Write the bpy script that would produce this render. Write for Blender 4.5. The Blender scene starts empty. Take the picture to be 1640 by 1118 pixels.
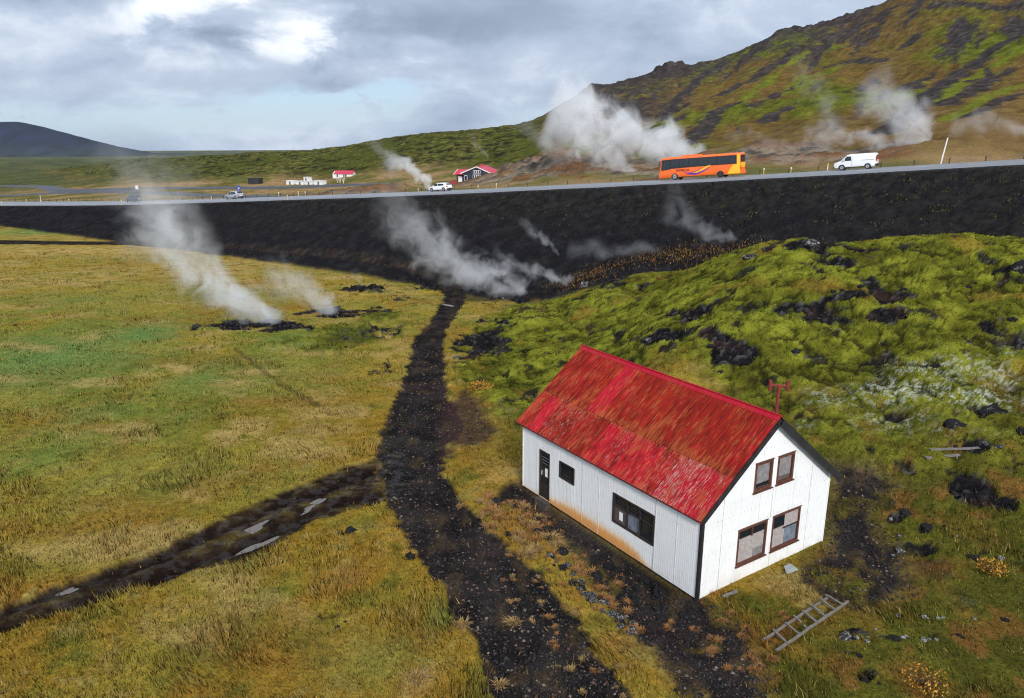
import bpy, bmesh, math, random, time
import numpy as np
from mathutils import Vector, Matrix, Euler
T0 = time.time()
random.seed(7)
RNG = np.random.default_rng(11)
rad = math.radians
scene = bpy.context.scene

# ------------------------------------------------------------------ camera, sky, sun, exposure
CAM_H = 14.45
cam_data = bpy.data.cameras.new('camera')
cam_data.sensor_width = 36.0
cam_data.lens = 36.0 * 1221.0 / 1640.0
cam_data.clip_start = 0.5
cam_data.clip_end = 20000.0
cam = bpy.data.objects.new('camera', cam_data)
scene.collection.objects.link(cam)
cam.location = (0, 0, CAM_H)
cam.rotation_euler = (rad(90 - 15.66), 0, 0)
scene.camera = cam

SUN_DIR = Vector((0.22, -0.98, 0.0)).normalized()          # horizontal direction towards the sun
SUN_EL = rad(31)
sun_data = bpy.data.lights.new('sun', 'SUN')
sun_data.energy = 2.7
sun_data.angle = rad(9)
sun_data.color = (1.0, 0.955, 0.89)
sun = bpy.data.objects.new('sun', sun_data)
scene.collection.objects.link(sun)
to_sun = Vector((SUN_DIR.x * math.cos(SUN_EL), SUN_DIR.y * math.cos(SUN_EL), math.sin(SUN_EL)))
sun.rotation_euler = to_sun.to_track_quat('Z', 'Y').to_euler()

scene.view_settings.view_transform = 'Standard'
scene.view_settings.look = 'None'
scene.view_settings.gamma = 1.0
scene.view_settings.exposure = 0.40
scene.view_settings.use_curve_mapping = False
scene.cycles.use_denoising = True
scene.cycles.denoising_prefilter = 'NONE'
scene.cycles.filter_width = 1.15
scene.cycles.volume_bounces = 8
scene.cycles.max_bounces = 9
scene.cycles.diffuse_bounces = 3
scene.cycles.use_adaptive_sampling = True
scene.cycles.adaptive_threshold = 0.03
scene.cycles.transparent_max_bounces = 12
scene.cycles.volume_max_steps = 256
scene.cycles.volume_step_rate = 1.0


class NT:
    """small helper round a node tree"""
    def __init__(s, tree):
        s.t = tree; s.n = tree.nodes; s.l = tree.links
    def node(s, typ, **kw):
        n = s.n.new(typ)
        for k, v in kw.items():
            setattr(n, k, v)
        return n
    def put(s, sock, v):
        if v is None: return
        if hasattr(v, 'is_output'): s.l.new(v, sock)
        elif isinstance(v, (tuple, list)) and len(v) == 3 and sock.type == 'RGBA': sock.default_value = (*v, 1)
        else: sock.default_value = v
    def math(s, op, a, b=None, c=None, clamp=False):
        n = s.node('ShaderNodeMath', operation=op, use_clamp=clamp)
        for i, v in enumerate((a, b, c)): s.put(n.inputs[i], v)
        return n.outputs[0]
    def vmath(s, op, a, b=None, scale=None):
        n = s.node('ShaderNodeVectorMath', operation=op)
        s.put(n.inputs[0], a); s.put(n.inputs[1], b)
        if scale is not None: s.put(n.inputs['Scale'], scale)
        return n.outputs['Value'] if op in ('DOT_PRODUCT', 'LENGTH', 'DISTANCE') else n.outputs[0]
    def mix(s, fac, a, b, blend='MIX'):
        n = s.node('ShaderNodeMix', data_type='RGBA', blend_type=blend)
        s.put(n.inputs[0], fac); s.put(n.inputs[6], a); s.put(n.inputs[7], b)
        return n.outputs[2]
    def mixf(s, fac, a, b):
        n = s.node('ShaderNodeMix', data_type='FLOAT')
        s.put(n.inputs[0], fac); s.put(n.inputs[2], a); s.put(n.inputs[3], b)
        return n.outputs[0]
    def step(s, v, a, b, o0=0.0, o1=1.0, smooth=True):
        n = s.node('ShaderNodeMapRange', interpolation_type='SMOOTHSTEP' if smooth else 'LINEAR')
        for i, q in enumerate((v, a, b, o0, o1)): s.put(n.inputs[i], q)
        return n.outputs[0]
    def noise(s, vec, scale, detail=3.0, rough=0.55, dist=0.0, dim='3D', lac=2.0, out=0):
        n = s.node('ShaderNodeTexNoise', noise_dimensions=dim)
        s.put(n.inputs['Vector'], vec)
        s.put(n.inputs['Scale'], scale); s.put(n.inputs['Detail'], detail)
        s.put(n.inputs['Roughness'], rough); s.put(n.inputs['Distortion'], dist); s.put(n.inputs['Lacunarity'], lac)
        return n.outputs[out]
    def voro(s, vec, scale, feature='F1', out='Distance', rand=1.0):
        n = s.node('ShaderNodeTexVoronoi', feature=feature)
        s.put(n.inputs['Vector'], vec); s.put(n.inputs['Scale'], scale); s.put(n.inputs['Randomness'], rand)
        return n.outputs[out]
    def sep(s, v):
        n = s.node('ShaderNodeSeparateXYZ'); s.put(n.inputs[0], v); return n.outputs
    def comb(s, x, y, z):
        n = s.node('ShaderNodeCombineXYZ')
        for i, q in enumerate((x, y, z)): s.put(n.inputs[i], q)
        return n.outputs[0]
    def attr(s, name, typ='GEOMETRY', out='Fac'):
        n = s.node('ShaderNodeAttribute', attribute_type=typ, attribute_name=name)
        return n.outputs[out]
    def coord(s, which='Object'):
        return s.node('ShaderNodeTexCoord').outputs[which]
    def ramp(s, fac, stops):
        n = s.node('ShaderNodeValToRGB')
        e = n.color_ramp.elements
        while len(e) < len(stops): e.new(0.5)
        for i, (p, c) in enumerate(stops):
            e[i].position = p; e[i].color = (*c, 1)
        s.put(n.inputs[0], fac); return n.outputs[0]
    def bump(s, h, strength=0.5, dist=0.05, normal=None):
        n = s.node('ShaderNodeBump')
        s.put(n.inputs['Height'], h); n.inputs['Strength'].default_value = strength
        n.inputs['Distance'].default_value = dist
        if normal is not None: s.put(n.inputs['Normal'], normal)
        return n.outputs[0]


# ---- world: Nishita sky seen through an overcast deck with gaps
world = bpy.data.worlds.new('World'); scene.world = world
world.use_nodes = True
w = NT(world.node_tree); w.n.clear()
sky = w.node('ShaderNodeTexSky', sky_type='NISHITA', sun_disc=False)
sky.sun_elevation = SUN_EL
sky.sun_rotation = math.atan2(SUN_DIR.x, SUN_DIR.y)
sky.altitude = 300; sky.air_density = 1.0; sky.dust_density = 0.6; sky.ozone_density = 1.2
blue = w.vmath('SCALE', sky.outputs[0], scale=0.085)
d = w.coord('Generated')
dx, dy, dz = w.sep(d)
el = w.math('MAXIMUM', dz, 0.0)
den = w.math('ADD', el, 0.10)
cp = w.comb(w.math('DIVIDE', dx, den), w.math('DIVIDE', dy, den), 0.0)      # flat cloud deck
n1 = w.noise(w.vmath('ADD', cp, (3.1, 1.7, 0)), 0.55, 6, 0.56, 0.5)
n2 = w.noise(w.vmath('ADD', w.vmath('MULTIPLY', d, (5.5, 5.5, 12.0)), (2.0, 5.0, 1.0)), 1.0, 6, 0.55, 0.35)
n3 = w.noise(w.vmath('ADD', w.vmath('MULTIPLY', d, (14, 14, 32)), (7.0, 3.0, 4.0)), 1.0, 5, 0.6, 0.3)
az = w.math('ARCTAN2', dx, dy)
elev = w.math('ARCSINE', w.math('MINIMUM', w.math('MAXIMUM', dz, -1.0), 1.0))
azw = w.math('ADD', az, w.math('MULTIPLY', w.math('SUBTRACT', n3, .5), rad(10)))
elw = w.math('ADD', elev, w.math('MULTIPLY', w.math('SUBTRACT', n2, .5), rad(4.5)))
def blob(a0, e0, sa, se, amp, rot=0.0):
    ua = w.math('SUBTRACT', azw, rad(a0)); ue = w.math('SUBTRACT', elw, rad(e0))
    if rot:
        cr, sr = math.cos(rot), math.sin(rot)
        ua, ue = (w.math('ADD', w.math('MULTIPLY', ua, cr), w.math('MULTIPLY', ue, sr)),
                  w.math('SUBTRACT', w.math('MULTIPLY', ue, cr), w.math('MULTIPLY', ua, sr)))
    a = w.math('DIVIDE', ua, rad(sa)); b = w.math('DIVIDE', ue, rad(se))
    r2 = w.math('ADD', w.math('MULTIPLY', a, a), w.math('MULTIPLY', b, b))
    return w.math('MULTIPLY', w.math('EXPONENT', w.math('MULTIPLY', r2, -1.0)), amp)
def total(items):
    s = items[0]
    for i in items[1:]: s = w.math('ADD', s, i)
    return s
# thin places where the sun comes through, and thick dark bellies
thin = total([blob(-15.2, 6.2, 3.0, 1.2, .68), blob(-18.5, 9.6, 3.6, 1.0, .6, .35), blob(-23.0, 7.4, 3.6, 1.1, .3, .3),
              blob(-12.0, 8.0, 1.6, .5, .3), blob(-31, 6.6, 4.5, 1.2, .08), blob(6.5, 9.3, 2.0, .6, .1)])
thick = total([blob(-20.3, 6.2, 3.4, .8, .75, .12), blob(-12.0, 9.0, 2.0, 1.2, .3), blob(-5.0, 7.4, 8.5, 1.7, .52), blob(-34, 9.2, 9, 1.8, .5),
               blob(-12.0, 5.2, 7.5, .5, .18), blob(14, 9, 9, 3, .12)])
gap = total([blob(-13.5, 2.2, 5.5, 1.3, .95), blob(-8.5, 3.2, 3.2, .7, .4), blob(-27, .9, 16, 1.2, .62), blob(2, 1.2, 6, 1.1, .4)])
m = w.math('ADD', w.math('MULTIPLY', n1, .22), w.math('MULTIPLY', n2, .78))
dark = w.math('ADD', w.math('SUBTRACT', thick, w.math('MULTIPLY', thin, 1.15)),
              w.math('MULTIPLY', w.math('SUBTRACT', w.math('ADD', w.math('MULTIPLY', m, .8), w.math('MULTIPLY', n3, .2)), .5), 2.6))
cloud = w.ramp(w.step(dark, -.75, .85, smooth=False), [(0.0, (1.15, 1.17, 1.2)), (.26, (.80, .86, .95)), (.46, (.50, .585, .725)), (.70, (.345, .425, .555)), (1.0, (.225, .285, .385))])
# an overcast deck is brighter overhead than near the horizon
zen = w.math('ADD', 0.80, w.math('MULTIPLY', el, .35))
cloud = w.vmath('SCALE', cloud, scale=zen)
puff = w.step(n3, .56, .66)
cover = w.math('SUBTRACT', w.step(w.math('ADD', w.math('MULTIPLY', w.math('SUBTRACT', m, .5), 1.2), w.math('SUBTRACT', 1.0, gap)), .3, .95), 0.0, clamp=True)
cover = w.math('MAXIMUM', cover, w.math('MULTIPLY', puff, .55))
bluebox = w.mix(.6, w.vmath('MULTIPLY', blue, (0.74, .84, 1.06)), (.40, .54, .68))
skycol = w.mix(cover, bluebox, cloud)
bg = w.node('ShaderNodeBackground')
w.l.new(skycol, bg.inputs[0]); bg.inputs[1].default_value = 1.0
wo = w.node('ShaderNodeOutputWorld'); w.l.new(bg.outputs[0], wo.inputs[0])


# ------------------------------------------------------------------ object helpers
COL = scene.collection
def tag(o, label=None, cat=None, group=None, kind=None):
    if label: o['label'] = label
    if cat: o['category'] = cat
    if group: o['group'] = group
    if kind: o['kind'] = kind
    return o
def empty(name, loc=(0, 0, 0), rz=0.0, rot=None):
    o = bpy.data.objects.new(name, None); COL.objects.link(o)
    o.location = loc
    o.rotation_euler = rot if rot is not None else (0, 0, rz)
    o.empty_display_size = .2
    return o
def link(name, me, mat=None, parent=None, loc=None, rot=None, smooth=False):
    o = bpy.data.objects.new(name, me); COL.objects.link(o)
    if mat is not None and not me.materials: me.materials.append(mat)
    if parent is not None: o.parent = parent
    if loc is not None: o.location = loc
    if rot is not None: o.rotation_euler = rot
    if smooth: me.shade_smooth()
    return o
class MB:
    """collects vertices and faces; build() links them as one mesh object"""
    def __init__(s): s.v = []; s.f = []
    def add(s, vs, fs):
        k = len(s.v); s.v += [tuple(q) for q in vs]; s.f += [tuple(i + k for i in q) for q in fs]; return s
    def box(s, x0, x1, y0, y1, z0, z1):
        vs = [(x0, y0, z0), (x1, y0, z0), (x1, y1, z0), (x0, y1, z0), (x0, y0, z1), (x1, y0, z1), (x1, y1, z1), (x0, y1, z1)]
        return s.add(vs, [(0, 3, 2, 1), (4, 5, 6, 7), (0, 1, 5, 4), (1, 2, 6, 5), (2, 3, 7, 6), (3, 0, 4, 7)])
    def hexa(s, a, b):
        """box between two quads given in matching order"""
        vs = list(a) + list(b)
        return s.add(vs, [(3, 2, 1, 0), (4, 5, 6, 7), (0, 1, 5, 4), (1, 2, 6, 5), (2, 3, 7, 6), (3, 0, 4, 7)])
    def bar(s, p, q, w_, h_, up=(0, 0, 1)):
        p, q = Vector(p), Vector(q); dd = (q - p).normalized(); up = Vector(up)
        if abs(dd.dot(up)) > .98: up = Vector((1, 0, 0))
        sd = dd.cross(up).normalized(); u2 = sd.cross(dd).normalized()
        a = [p + sd * x * w_ / 2 + u2 * y * h_ / 2 for x, y in ((-1, -1), (1, -1), (1, 1), (-1, 1))]
        b = [q + sd * x * w_ / 2 + u2 * y * h_ / 2 for x, y in ((-1, -1), (1, -1), (1, 1), (-1, 1))]
        return s.hexa(a, b)
    def tube(s, pts, rs, n=8, cap=True):
        pts = [Vector(p) for p in pts]
        if not isinstance(rs, (list, tuple)): rs = [rs] * len(pts)
        k = len(s.v); u = None
        for i, p in enumerate(pts):
            t = (pts[min(i + 1, len(pts) - 1)] - pts[max(i - 1, 0)]).normalized()
            if u is None:
                u = t.cross(Vector((0, 0, 1)) if abs(t.z) < .9 else Vector((1, 0, 0))).normalized()
            u = (u - t * u.dot(t)).normalized(); v2 = t.cross(u)
            for j in range(n):
                a = 2 * math.pi * j / n
                s.v.append(tuple(p + (u * math.cos(a) + v2 * math.sin(a)) * rs[i]))
        for i in range(len(pts) - 1):
            for j in range(n):
                a, b = k + i * n + j, k + i * n + (j + 1) % n
                s.f.append((a, b, b + n, a + n))
        if cap:
            s.f.append(tuple(k + j for j in reversed(range(n))))
            s.f.append(tuple(k + (len(pts) - 1) * n + j for j in range(n)))
        return s
    def prism(s, poly, a0, a1, axis='y'):
        """extrude a 2D outline: axis y -> (u, a, w); axis x -> (a, u, w); axis z -> (u, w, a)"""
        n = len(poly)
        def P(u, q, a): return {'y': (u, a, q), 'x': (a, u, q), 'z': (u, q, a)}[axis]
        vs = [P(u, q, a0) for u, q in poly] + [P(u, q, a1) for u, q in poly]
        fs = [tuple(range(n)), tuple(reversed(range(n, 2 * n)))] + [(i, i + n, (i + 1) % n + n, (i + 1) % n) for i in range(n)]
        return s.add(vs, fs)
    def mesh(s, name, mat=None, smooth=False, fix=True):
        me = bpy.data.meshes.new(name); me.from_pydata(s.v, [], s.f)
        if fix:
            bm = bmesh.new(); bm.from_mesh(me); bmesh.ops.recalc_face_normals(bm, faces=bm.faces); bm.to_mesh(me); bm.free()
        if mat is not None: me.materials.append(mat)
        if smooth: me.shade_smooth()
        me.update()
        return me
    def build(s, name, mat=None, parent=None, loc=None, rot=None, smooth=False):
        return link(name, s.mesh(name, mat, smooth), None, parent, loc, rot)
def copy_tree(o, parent=None):
    c = o.copy(); COL.objects.link(c); c.parent = parent
    for ch in o.children: copy_tree(ch, c)
    return c
def material(name, base, rough=.6, metal=0.0, spec=None, coat=0.0, bump=None, vary=0.0, vscale=3.0):
    m_ = bpy.data.materials.new(name); m_.use_nodes = True
    t = NT(m_.node_tree); b = t.n['Principled BSDF']
    b.inputs['Roughness'].default_value = rough; b.inputs['Metallic'].default_value = metal
    if spec is not None: b.inputs['Specular IOR Level'].default_value = spec
    if coat: b.inputs['Coat Weight'].default_value = coat
    c = t.coord('Object')
    if vary:
        n_ = t.noise(c, vscale, 5, .6)
        f_ = t.step(n_, .3, .7, 1 - vary, 1 + vary, smooth=False)
        col = t.vmath('SCALE', t.mix(0.0, base, base), scale=f_)
        t.l.new(col, b.inputs['Base Color'])
        t.l.new(t.step(n_, .3, .7, max(rough - .12, .03), min(rough + .12, 1), smooth=False), b.inputs['Roughness'])
    else:
        b.inputs['Base Color'].default_value = (*base, 1)
    if bump:
        t.l.new(t.bump(t.noise(c, bump[0], 4, .6), bump[1], bump[2]), b.inputs['Normal'])
    return m_

# ------------------------------------------------------------------ TERRAIN MATH BEGIN
def _hash(ix, iy, seed):
    h = (ix.astype(np.int64) * 374761393 + iy.astype(np.int64) * 668265263 + seed * 1442695041) & 0xffffffff
    h = ((h ^ (h >> 13)) * 1274126177) & 0xffffffff
    h = ((h ^ (h >> 16)) * 2246822519) & 0xffffffff
    return ((h ^ (h >> 13)) & 0xffffff) / float(0x1000000)
def perlin(x, y, seed=0):
    xi = np.floor(x); yi = np.floor(y); fx = x - xi; fy = y - yi
    ux = fx * fx * fx * (fx * (fx * 6 - 15) + 10); uy = fy * fy * fy * (fy * (fy * 6 - 15) + 10)
    def g(a, b):
        t = _hash(xi + a, yi + b, seed) * 6.2831853
        return np.cos(t) * (fx - a) + np.sin(t) * (fy - b)
    a = g(0, 0) * (1 - ux) + g(1, 0) * ux
    b = g(0, 1) * (1 - ux) + g(1, 1) * ux
    return (a * (1 - uy) + b * uy) * 1.5
def fbm(x, y, seed=0, o=4, gain=.5):
    s = 0; a = 1.; n = 0
    for i in range(o):
        s = s + perlin(x * 2 ** i, y * 2 ** i, seed + i * 17) * a; n += a; a *= gain
    return s / n
def pillows(x, y, seed=0):
    """rounded cushions: 1 in the middle of a cell, 0 at the joints"""
    xi = np.floor(x); yi = np.floor(y); f1 = np.full(x.shape, 9.); f2 = np.full(x.shape, 9.)
    for a in (-1, 0, 1):
        for b in (-1, 0, 1):
            px = xi + a + .1 + .8 * _hash(xi + a, yi + b, seed); py = yi + b + .1 + .8 * _hash(xi + a, yi + b, seed + 5)
            d_ = np.hypot(px - x, py - y)
            f2 = np.minimum(f2, np.maximum(d_, f1)); f1 = np.minimum(f1, d_)
    return np.sqrt(np.clip((f2 - f1) * 1.15, 0, 1))
def sstep(a, b, v):
    t = np.clip((v - a) / (b - a), 0, 1); return t * t * (3 - 2 * t)
def poly_sdf(x, y, pts):
    """signed distance to a polygon, negative inside"""
    pts = np.asarray(pts, float); d2 = np.full(x.shape, 1e18); ins = np.zeros(x.shape, bool)
    for i in range(len(pts)):
        ax, ay = pts[i]; bx, by = pts[(i + 1) % len(pts)]
        ex, ey = bx - ax, by - ay
        t = np.clip(((x - ax) * ex + (y - ay) * ey) / (ex * ex + ey * ey + 1e-12), 0, 1)
        d2 = np.minimum(d2, (x - ax - t * ex) ** 2 + (y - ay - t * ey) ** 2)
        cross = ((ay > y) != (by > y)) & (x < ex * (y - ay) / (ey if abs(ey) > 1e-9 else 1e-9) + ax)
        ins ^= cross
    d_ = np.sqrt(d2); return np.where(ins, -d_, d_)
def path_dist(x, y, pts):
    pts = np.asarray(pts, float); d2 = np.full(x.shape, 1e18)
    for i in range(len(pts) - 1):
        ax, ay = pts[i]; ex, ey = pts[i + 1] - pts[i]
        t = np.clip(((x - ax) * ex + (y - ay) * ey) / (ex * ex + ey * ey), 0, 1)
        d2 = np.minimum(d2, (x - ax - t * ex) ** 2 + (y - ay - t * ey) ** 2)
    return np.sqrt(d2)
class Spline2:
    """thin-plate surface through scattered heights"""
    def __init__(s, u, v, z, smooth=0.0):
        s.u, s.v = np.asarray(u, float), np.asarray(v, float); n = len(s.u)
        K = s.k(np.hypot(s.u[:, None] - s.u, s.v[:, None] - s.v)) + np.eye(n) * smooth
        Pm = np.c_[np.ones(n), s.u, s.v]
        A = np.block([[K, Pm], [Pm.T, np.zeros((3, 3))]])
        s.w = np.linalg.lstsq(A, np.r_[np.asarray(z, float), 0, 0, 0], rcond=None)[0]
    @staticmethod
    def k(r):
        return r * r * np.log(r + 1e-9)
    def __call__(s, u, v):
        o = s.w[-3] + s.w[-2] * u + s.w[-1] * v
        for i in range(len(s.u)):
            o = o + s.w[i] * s.k(np.hypot(u - s.u[i], v - s.v[i]))
        return o

ROAD_D = np.array([1., -.65]) / math.hypot(1, .65)
ROAD_N = np.array([ROAD_D[1], -ROAD_D[0]])                  # across the road, towards the camera
ROAD_O = np.array([0., 131.9])
ROAD_S = np.array([-900, -600, -350, -237, -185, -146, -87, -39, -18, 0, 60, 160.]) + 71.9
ROAD_Z = np.array([-25, -18.5, -9.2, -4.2, -1.7, .72, 4.6, 8.25, 10.05, 11.55, 16.6, 24.5])
_rs = np.linspace(-820, 230, 2101); _rz = np.interp(_rs, ROAD_S, ROAD_Z)
_rz = np.convolve(np.pad(_rz, 30, mode='edge'), np.ones(61) / 61, 'valid')
def road_sd(x, y):
    px, py = x - ROAD_O[0], y - ROAD_O[1]
    return px * ROAD_D[0] + py * ROAD_D[1], px * ROAD_N[0] + py * ROAD_N[1]
def road_pt(s, d_):
    return ROAD_O[0] + s * ROAD_D[0] + d_ * ROAD_N[0], ROAD_O[1] + s * ROAD_D[1] + d_ * ROAD_N[1], float(np.interp(s, _rs, _rz))
ROAD_NEAR, ROAD_FAR = 8.0, -3.2                             # edges, metres from the traffic line
def meadow_plane(x, y): return 1.28 - .0148 * x - .0553 * y
NEAR = [[11.5, 77.0, 0.3], [17.0, 73.3, 1.9], [20.0, 67.7, 4.2], [23.9, 62.1, 6.2], [29.5, 60.0, 6.2], [32.3, 58.1, 6.9], [37.6, 56.1, 7.1], [47.8, 54.1, 7.4],
        [6, 21.5, -.15], [.5, 30, -.3], [12, 19, .1], [12, 25.2, .1], [16, 23, .3], [9, 33, .3], [14, 31, .5], [20, 28, .9], [25, 25, 1.0], [12, 45, 1.6], [20, 42, 2.2], [28, 38, 2.6], [20, 53, 4.4],
        [27, 50, 4.7], [35, 46, 5.0], [35, 34, 2.9], [45, 38, 4.6], [26, 18, .6], [40, 24, 2.4], [16, 12, .1], [26, 78, 1.4], [36, 73, 3.4], [46, 66, 5.0], [14, 90, -2.2], [55, 60, 7.0],
        [6, 45, -.7], [5, 60, -1.6], [9, 62, -.6], [12, 62, .8], [60, 30, 5], [30, 8, .5]]
for _x, _y in ((-3, 12), (-12, 12), (-30, 20), (-8, 25), (-20, 40), (-8, 45), (-45, 50), (-6, 62), (-25, 70), (-8, 80), (-55, 85), (-20, 100), (-90, 110), (-40, 130), (-60, 160), (-110, 180),
               (-160, 200), (3, 82), (3, 100), (8, 8), (-6, 5), (-120, 60), (-80, 30), (-220, 240), (-20, 0)):
    NEAR.append([_x, _y, meadow_plane(_x, _y)])
NEAR = np.array(NEAR, float)
_tn = Spline2(NEAR[:, 0] / 20, NEAR[:, 1] / 20, NEAR[:, 2], .002)
FAR = [[-10.1, 230.0, 1.4], [-18.1, 173.4, 3.3], [-31.1, 193.7, 1.7], [-63.9, 307.1, -1.5], [-42.8, 297.4, 0.9], [-167.6, 337.2, -5.1], [-103.2, 306.4, -4.1], [-76.0, 296.3, -3.0], [-221.6, 335.8, -10.3],
       [-275.7, 335.8, -10.3], [-470.1, 717.2, -20.5], [-884.5, 1542.8, -39.1], [-2686.3, 4124.8, -90.6], [-1375.9, 4128.3, -90], [262.1, 4133.6, -90.0], [2686.3, 4133.6, -90.0], [-4324.3, 4124.8, -90.6],
       [-214.6, 409.1, -8.0], [-144.8, 348.0, -3.6], [-103.0, 348.7, -1.4], [-57.7, 329.0, 2.5], [-29.5, 308.6, 3.7], [2.1, 267.4, 5.2],
       [-304.7, 617.9, -4.1], [-238.5, 577.3, -0.7], [-178.9, 536.7, 2.4], [-109.3, 475.6, 6.7], [-77.5, 445.8, 11.6], [-39.3, 415.8, 15.9], [-19.2, 405.8, 17.1], [3.1, 395.7, 18.3], [18.2, 386.4, 22.2],
       [37.3, 400.3, 34.4], [57.5, 411.8, 38.7], [79.9, 413.2, 43.6], [111.4, 425.9, 51.9], [140.9, 429.1, 63.3], [170.4, 431.0, 70.2], [189.8, 412.9, 79.4], [215.2, 399.8, 88.3], [238.4, 392.0, 97.5],
       [291.9, 371.7, 117.7], [10.8, 169.1, 6.2], [16.4, 258.4, 9.9], [25.1, 174.9, 8.4], [33.9, 238.4, 12.9], [45.7, 324.5, 23.4], [36.7, 165.0, 10.2], [52.7, 239.7, 17.5], [71.1, 325.8, 28.3],
       [43.6, 144.5, 11.3], [59.1, 197.8, 16.2], [90.7, 284.4, 28.7], [119.7, 361.9, 45.7], [62.7, 155.8, 14.7], [96.1, 242.3, 26.6], [140.5, 352.3, 48.7], [64.5, 129.5, 13.1], [103.2, 210.7, 25.0],
       [160.0, 332.7, 52.8], [76.7, 124.7, 14.6], [115.0, 190.4, 26.8], [188.0, 303.0, 57.9], [97.3, 114.6, 15.9], [176.9, 215.1, 40.7]]
RIDGE = FAR[23:42]
for _p in RIDGE:                                            # the ground falls away again behind the ridges
    FAR.append([_p[0] * 1.5, _p[1] * 1.5, (CAM_H + (_p[2] - CAM_H) * 1.5 - 14) if _p[2] < 30 else CAM_H + (_p[2] - CAM_H) * .8])
for _s in (-700, -450, -300, -200, -150, -110, -75, -40, -10, 20, 45, 70, 100, 140, 190):
    for _d, _dz in ((-4, -.1), (-14, -.6)):
        _q = road_pt(_s, _d); FAR.append([_q[0], _q[1], _q[2] + _dz])
FAR = np.array([p for p in FAR if p[1] > 25], float)
_tf = Spline2(FAR[:, 0] / FAR[:, 1] * 2.5, np.log(FAR[:, 1]), (FAR[:, 2] - CAM_H) / FAR[:, 1], .0005)
def smax(a, b, k):
    h = np.clip(.5 + .5 * (a - b) / k, 0, 1); return b * (1 - h) + a * h + k * h * (1 - h)
HOUSE_O = np.array([5.99, 21.55]); HOUSE_YAW = rad(33.35); HOUSE_L, HOUSE_W, HOUSE_E, HOUSE_A = 10.0, 6.44, 3.0, 5.57
HA = np.array([math.cos(HOUSE_YAW), math.sin(HOUSE_YAW)]); HB = np.array([-HA[1], HA[0]])
def house_uv(x, y):
    px, py = x - HOUSE_O[0], y - HOUSE_O[1]
    return px * HA[0] + py * HA[1], px * HB[0] + py * HB[1]
def base_height(x, y):
    s, dd = road_sd(x, y)
    rz = np.interp(s, _rs, _rz)
    yy = np.maximum(y, 3.0)
    tn = _tn(x / 20, y / 20)
    tf = CAM_H + yy * _tf(x / yy * 2.5, np.log(yy))
    emb = rz - .36 * (dd - ROAD_NEAR)
    near = smax(tn, emb, .8)
    # ground about the house: level pad, with a trench along the long wall
    u, v = house_uv(x, y)
    q = np.hypot(np.maximum(np.maximum(-u, u - HOUSE_W), 0), np.maximum(np.maximum(-v, v - HOUSE_L), 0))
    pad = np.clip(.02 + .012 * u - .43 * sstep(.6, -.5, u) * sstep(-1.5, 1.5, v), -.5, .1)
    near = near + (pad - near) * sstep(4.5, .6, q)
    far = rz + (tf - rz) * sstep(ROAD_FAR - .6, ROAD_FAR - 12, dd) - .25 * sstep(ROAD_FAR, ROAD_FAR - 1.2, dd)
    z = np.where(dd > ROAD_NEAR, near, np.where(dd > ROAD_FAR, rz, far))
    return z, s, dd, tn, emb
TRACK = [[3.53, 16.34], [2.55, 19.04], [2.05, 20.7], [1.28, 22.97], [0.23, 25.12], [-1.4, 28.16], [-2.65, 31.17], [-3.28, 34.31], [-2.45, 37.16], [-2.41, 40.59], [-3.55, 44.51], [-4.28, 50.86], [-5.07, 58.46], [-5.42, 65.4], [-4.92, 75.23], [-4.99, 87.89], [-5.56, 93.14], [-6.82, 97.15], [-10.85, 101.13], [-11.4, 98.39], [-9.41, 94.43], [-8.32, 87.46], [-8.04, 74.88], [-8.37, 65.21], [-8.59, 60.21], [-7.95, 54.09], [-7.6, 46.86], [-7.47, 42.57], [-7.2, 38.01], [-7.01, 35.1], [-6.11, 31.09], [-5.34, 28.47], [-4.12, 25.74], [-2.95, 23.05], [-1.99, 21.16], [-1.26, 19.5], [-0.79, 18.3], [-0.4, 16.22]]
TRACK_SPUR = [[-3.85, 44.47], [-3.03, 46.83], [-1.94, 44.68], [-1.37, 41.25], [-0.67, 38.17], [-1.57, 35.63], [-2.67, 35.67], [-3.19, 34.31], [-3.85, 38.21]]
SIDE_TRACK = [[-112.49, 152.88], [-102.63, 153.05], [-77.15, 152.21], [-51.91, 134.94], [-33.91, 121.65], [-20.03, 110.84], [-10.85, 101.13], [-5.87, 94.38], [-6.52, 92.3], [-9.47, 95.04], [-15.26, 102.63], [-23.7, 110.69], [-30.66, 116.54], [-46.53, 128.94], [-74.08, 145.85], [-96.35, 143.47], [-105.61, 143.31]]
MUD = [[-16.68, 20.1], [-16.01, 20.82], [-15.07, 21.86], [-14.16, 22.81], [-13.11, 24.17], [-12.18, 25.66], [-11.25, 27.63], [-10.4, 28.88], [-9.53, 30.39], [-8.3, 32.13], [-6.89, 33.8], [-5.5, 35.63], [-4.28, 29.77], [-5.69, 28.7], [-6.37, 28.18], [-7.82, 26.9], [-8.49, 25.04], [-9.66, 23.82], [-11.03, 22.9], [-12.22, 21.86], [-13.19, 21.0], [-14.3, 19.93], [-15.04, 19.32], [-15.69, 18.69]]
YARD = [[0.49, 30.54], [-0.05, 30.48], [1.01, 27.76], [2.18, 24.89], [2.93, 22.42], [3.5, 20.52], [3.96, 18.79], [4.39, 17.37], [4.98, 16.37], [6.76, 16.4], [7.11, 18.5], [7.19, 19.94], [6.53, 21.05], [6.06, 21.72], [4.1, 24.81], [2.47, 27.21]]
YARD_RIGHT = [[14.11, 31.03], [15.68, 30.41], [16.02, 28.87], [14.34, 27.4], [13.82, 25.7], [14.09, 24.35], [13.54, 22.41], [12.63, 21.41], [11.05, 20.98], [10.07, 21.51], [9.49, 22.72], [11.18, 24.57], [12.83, 28.17]]
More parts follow.
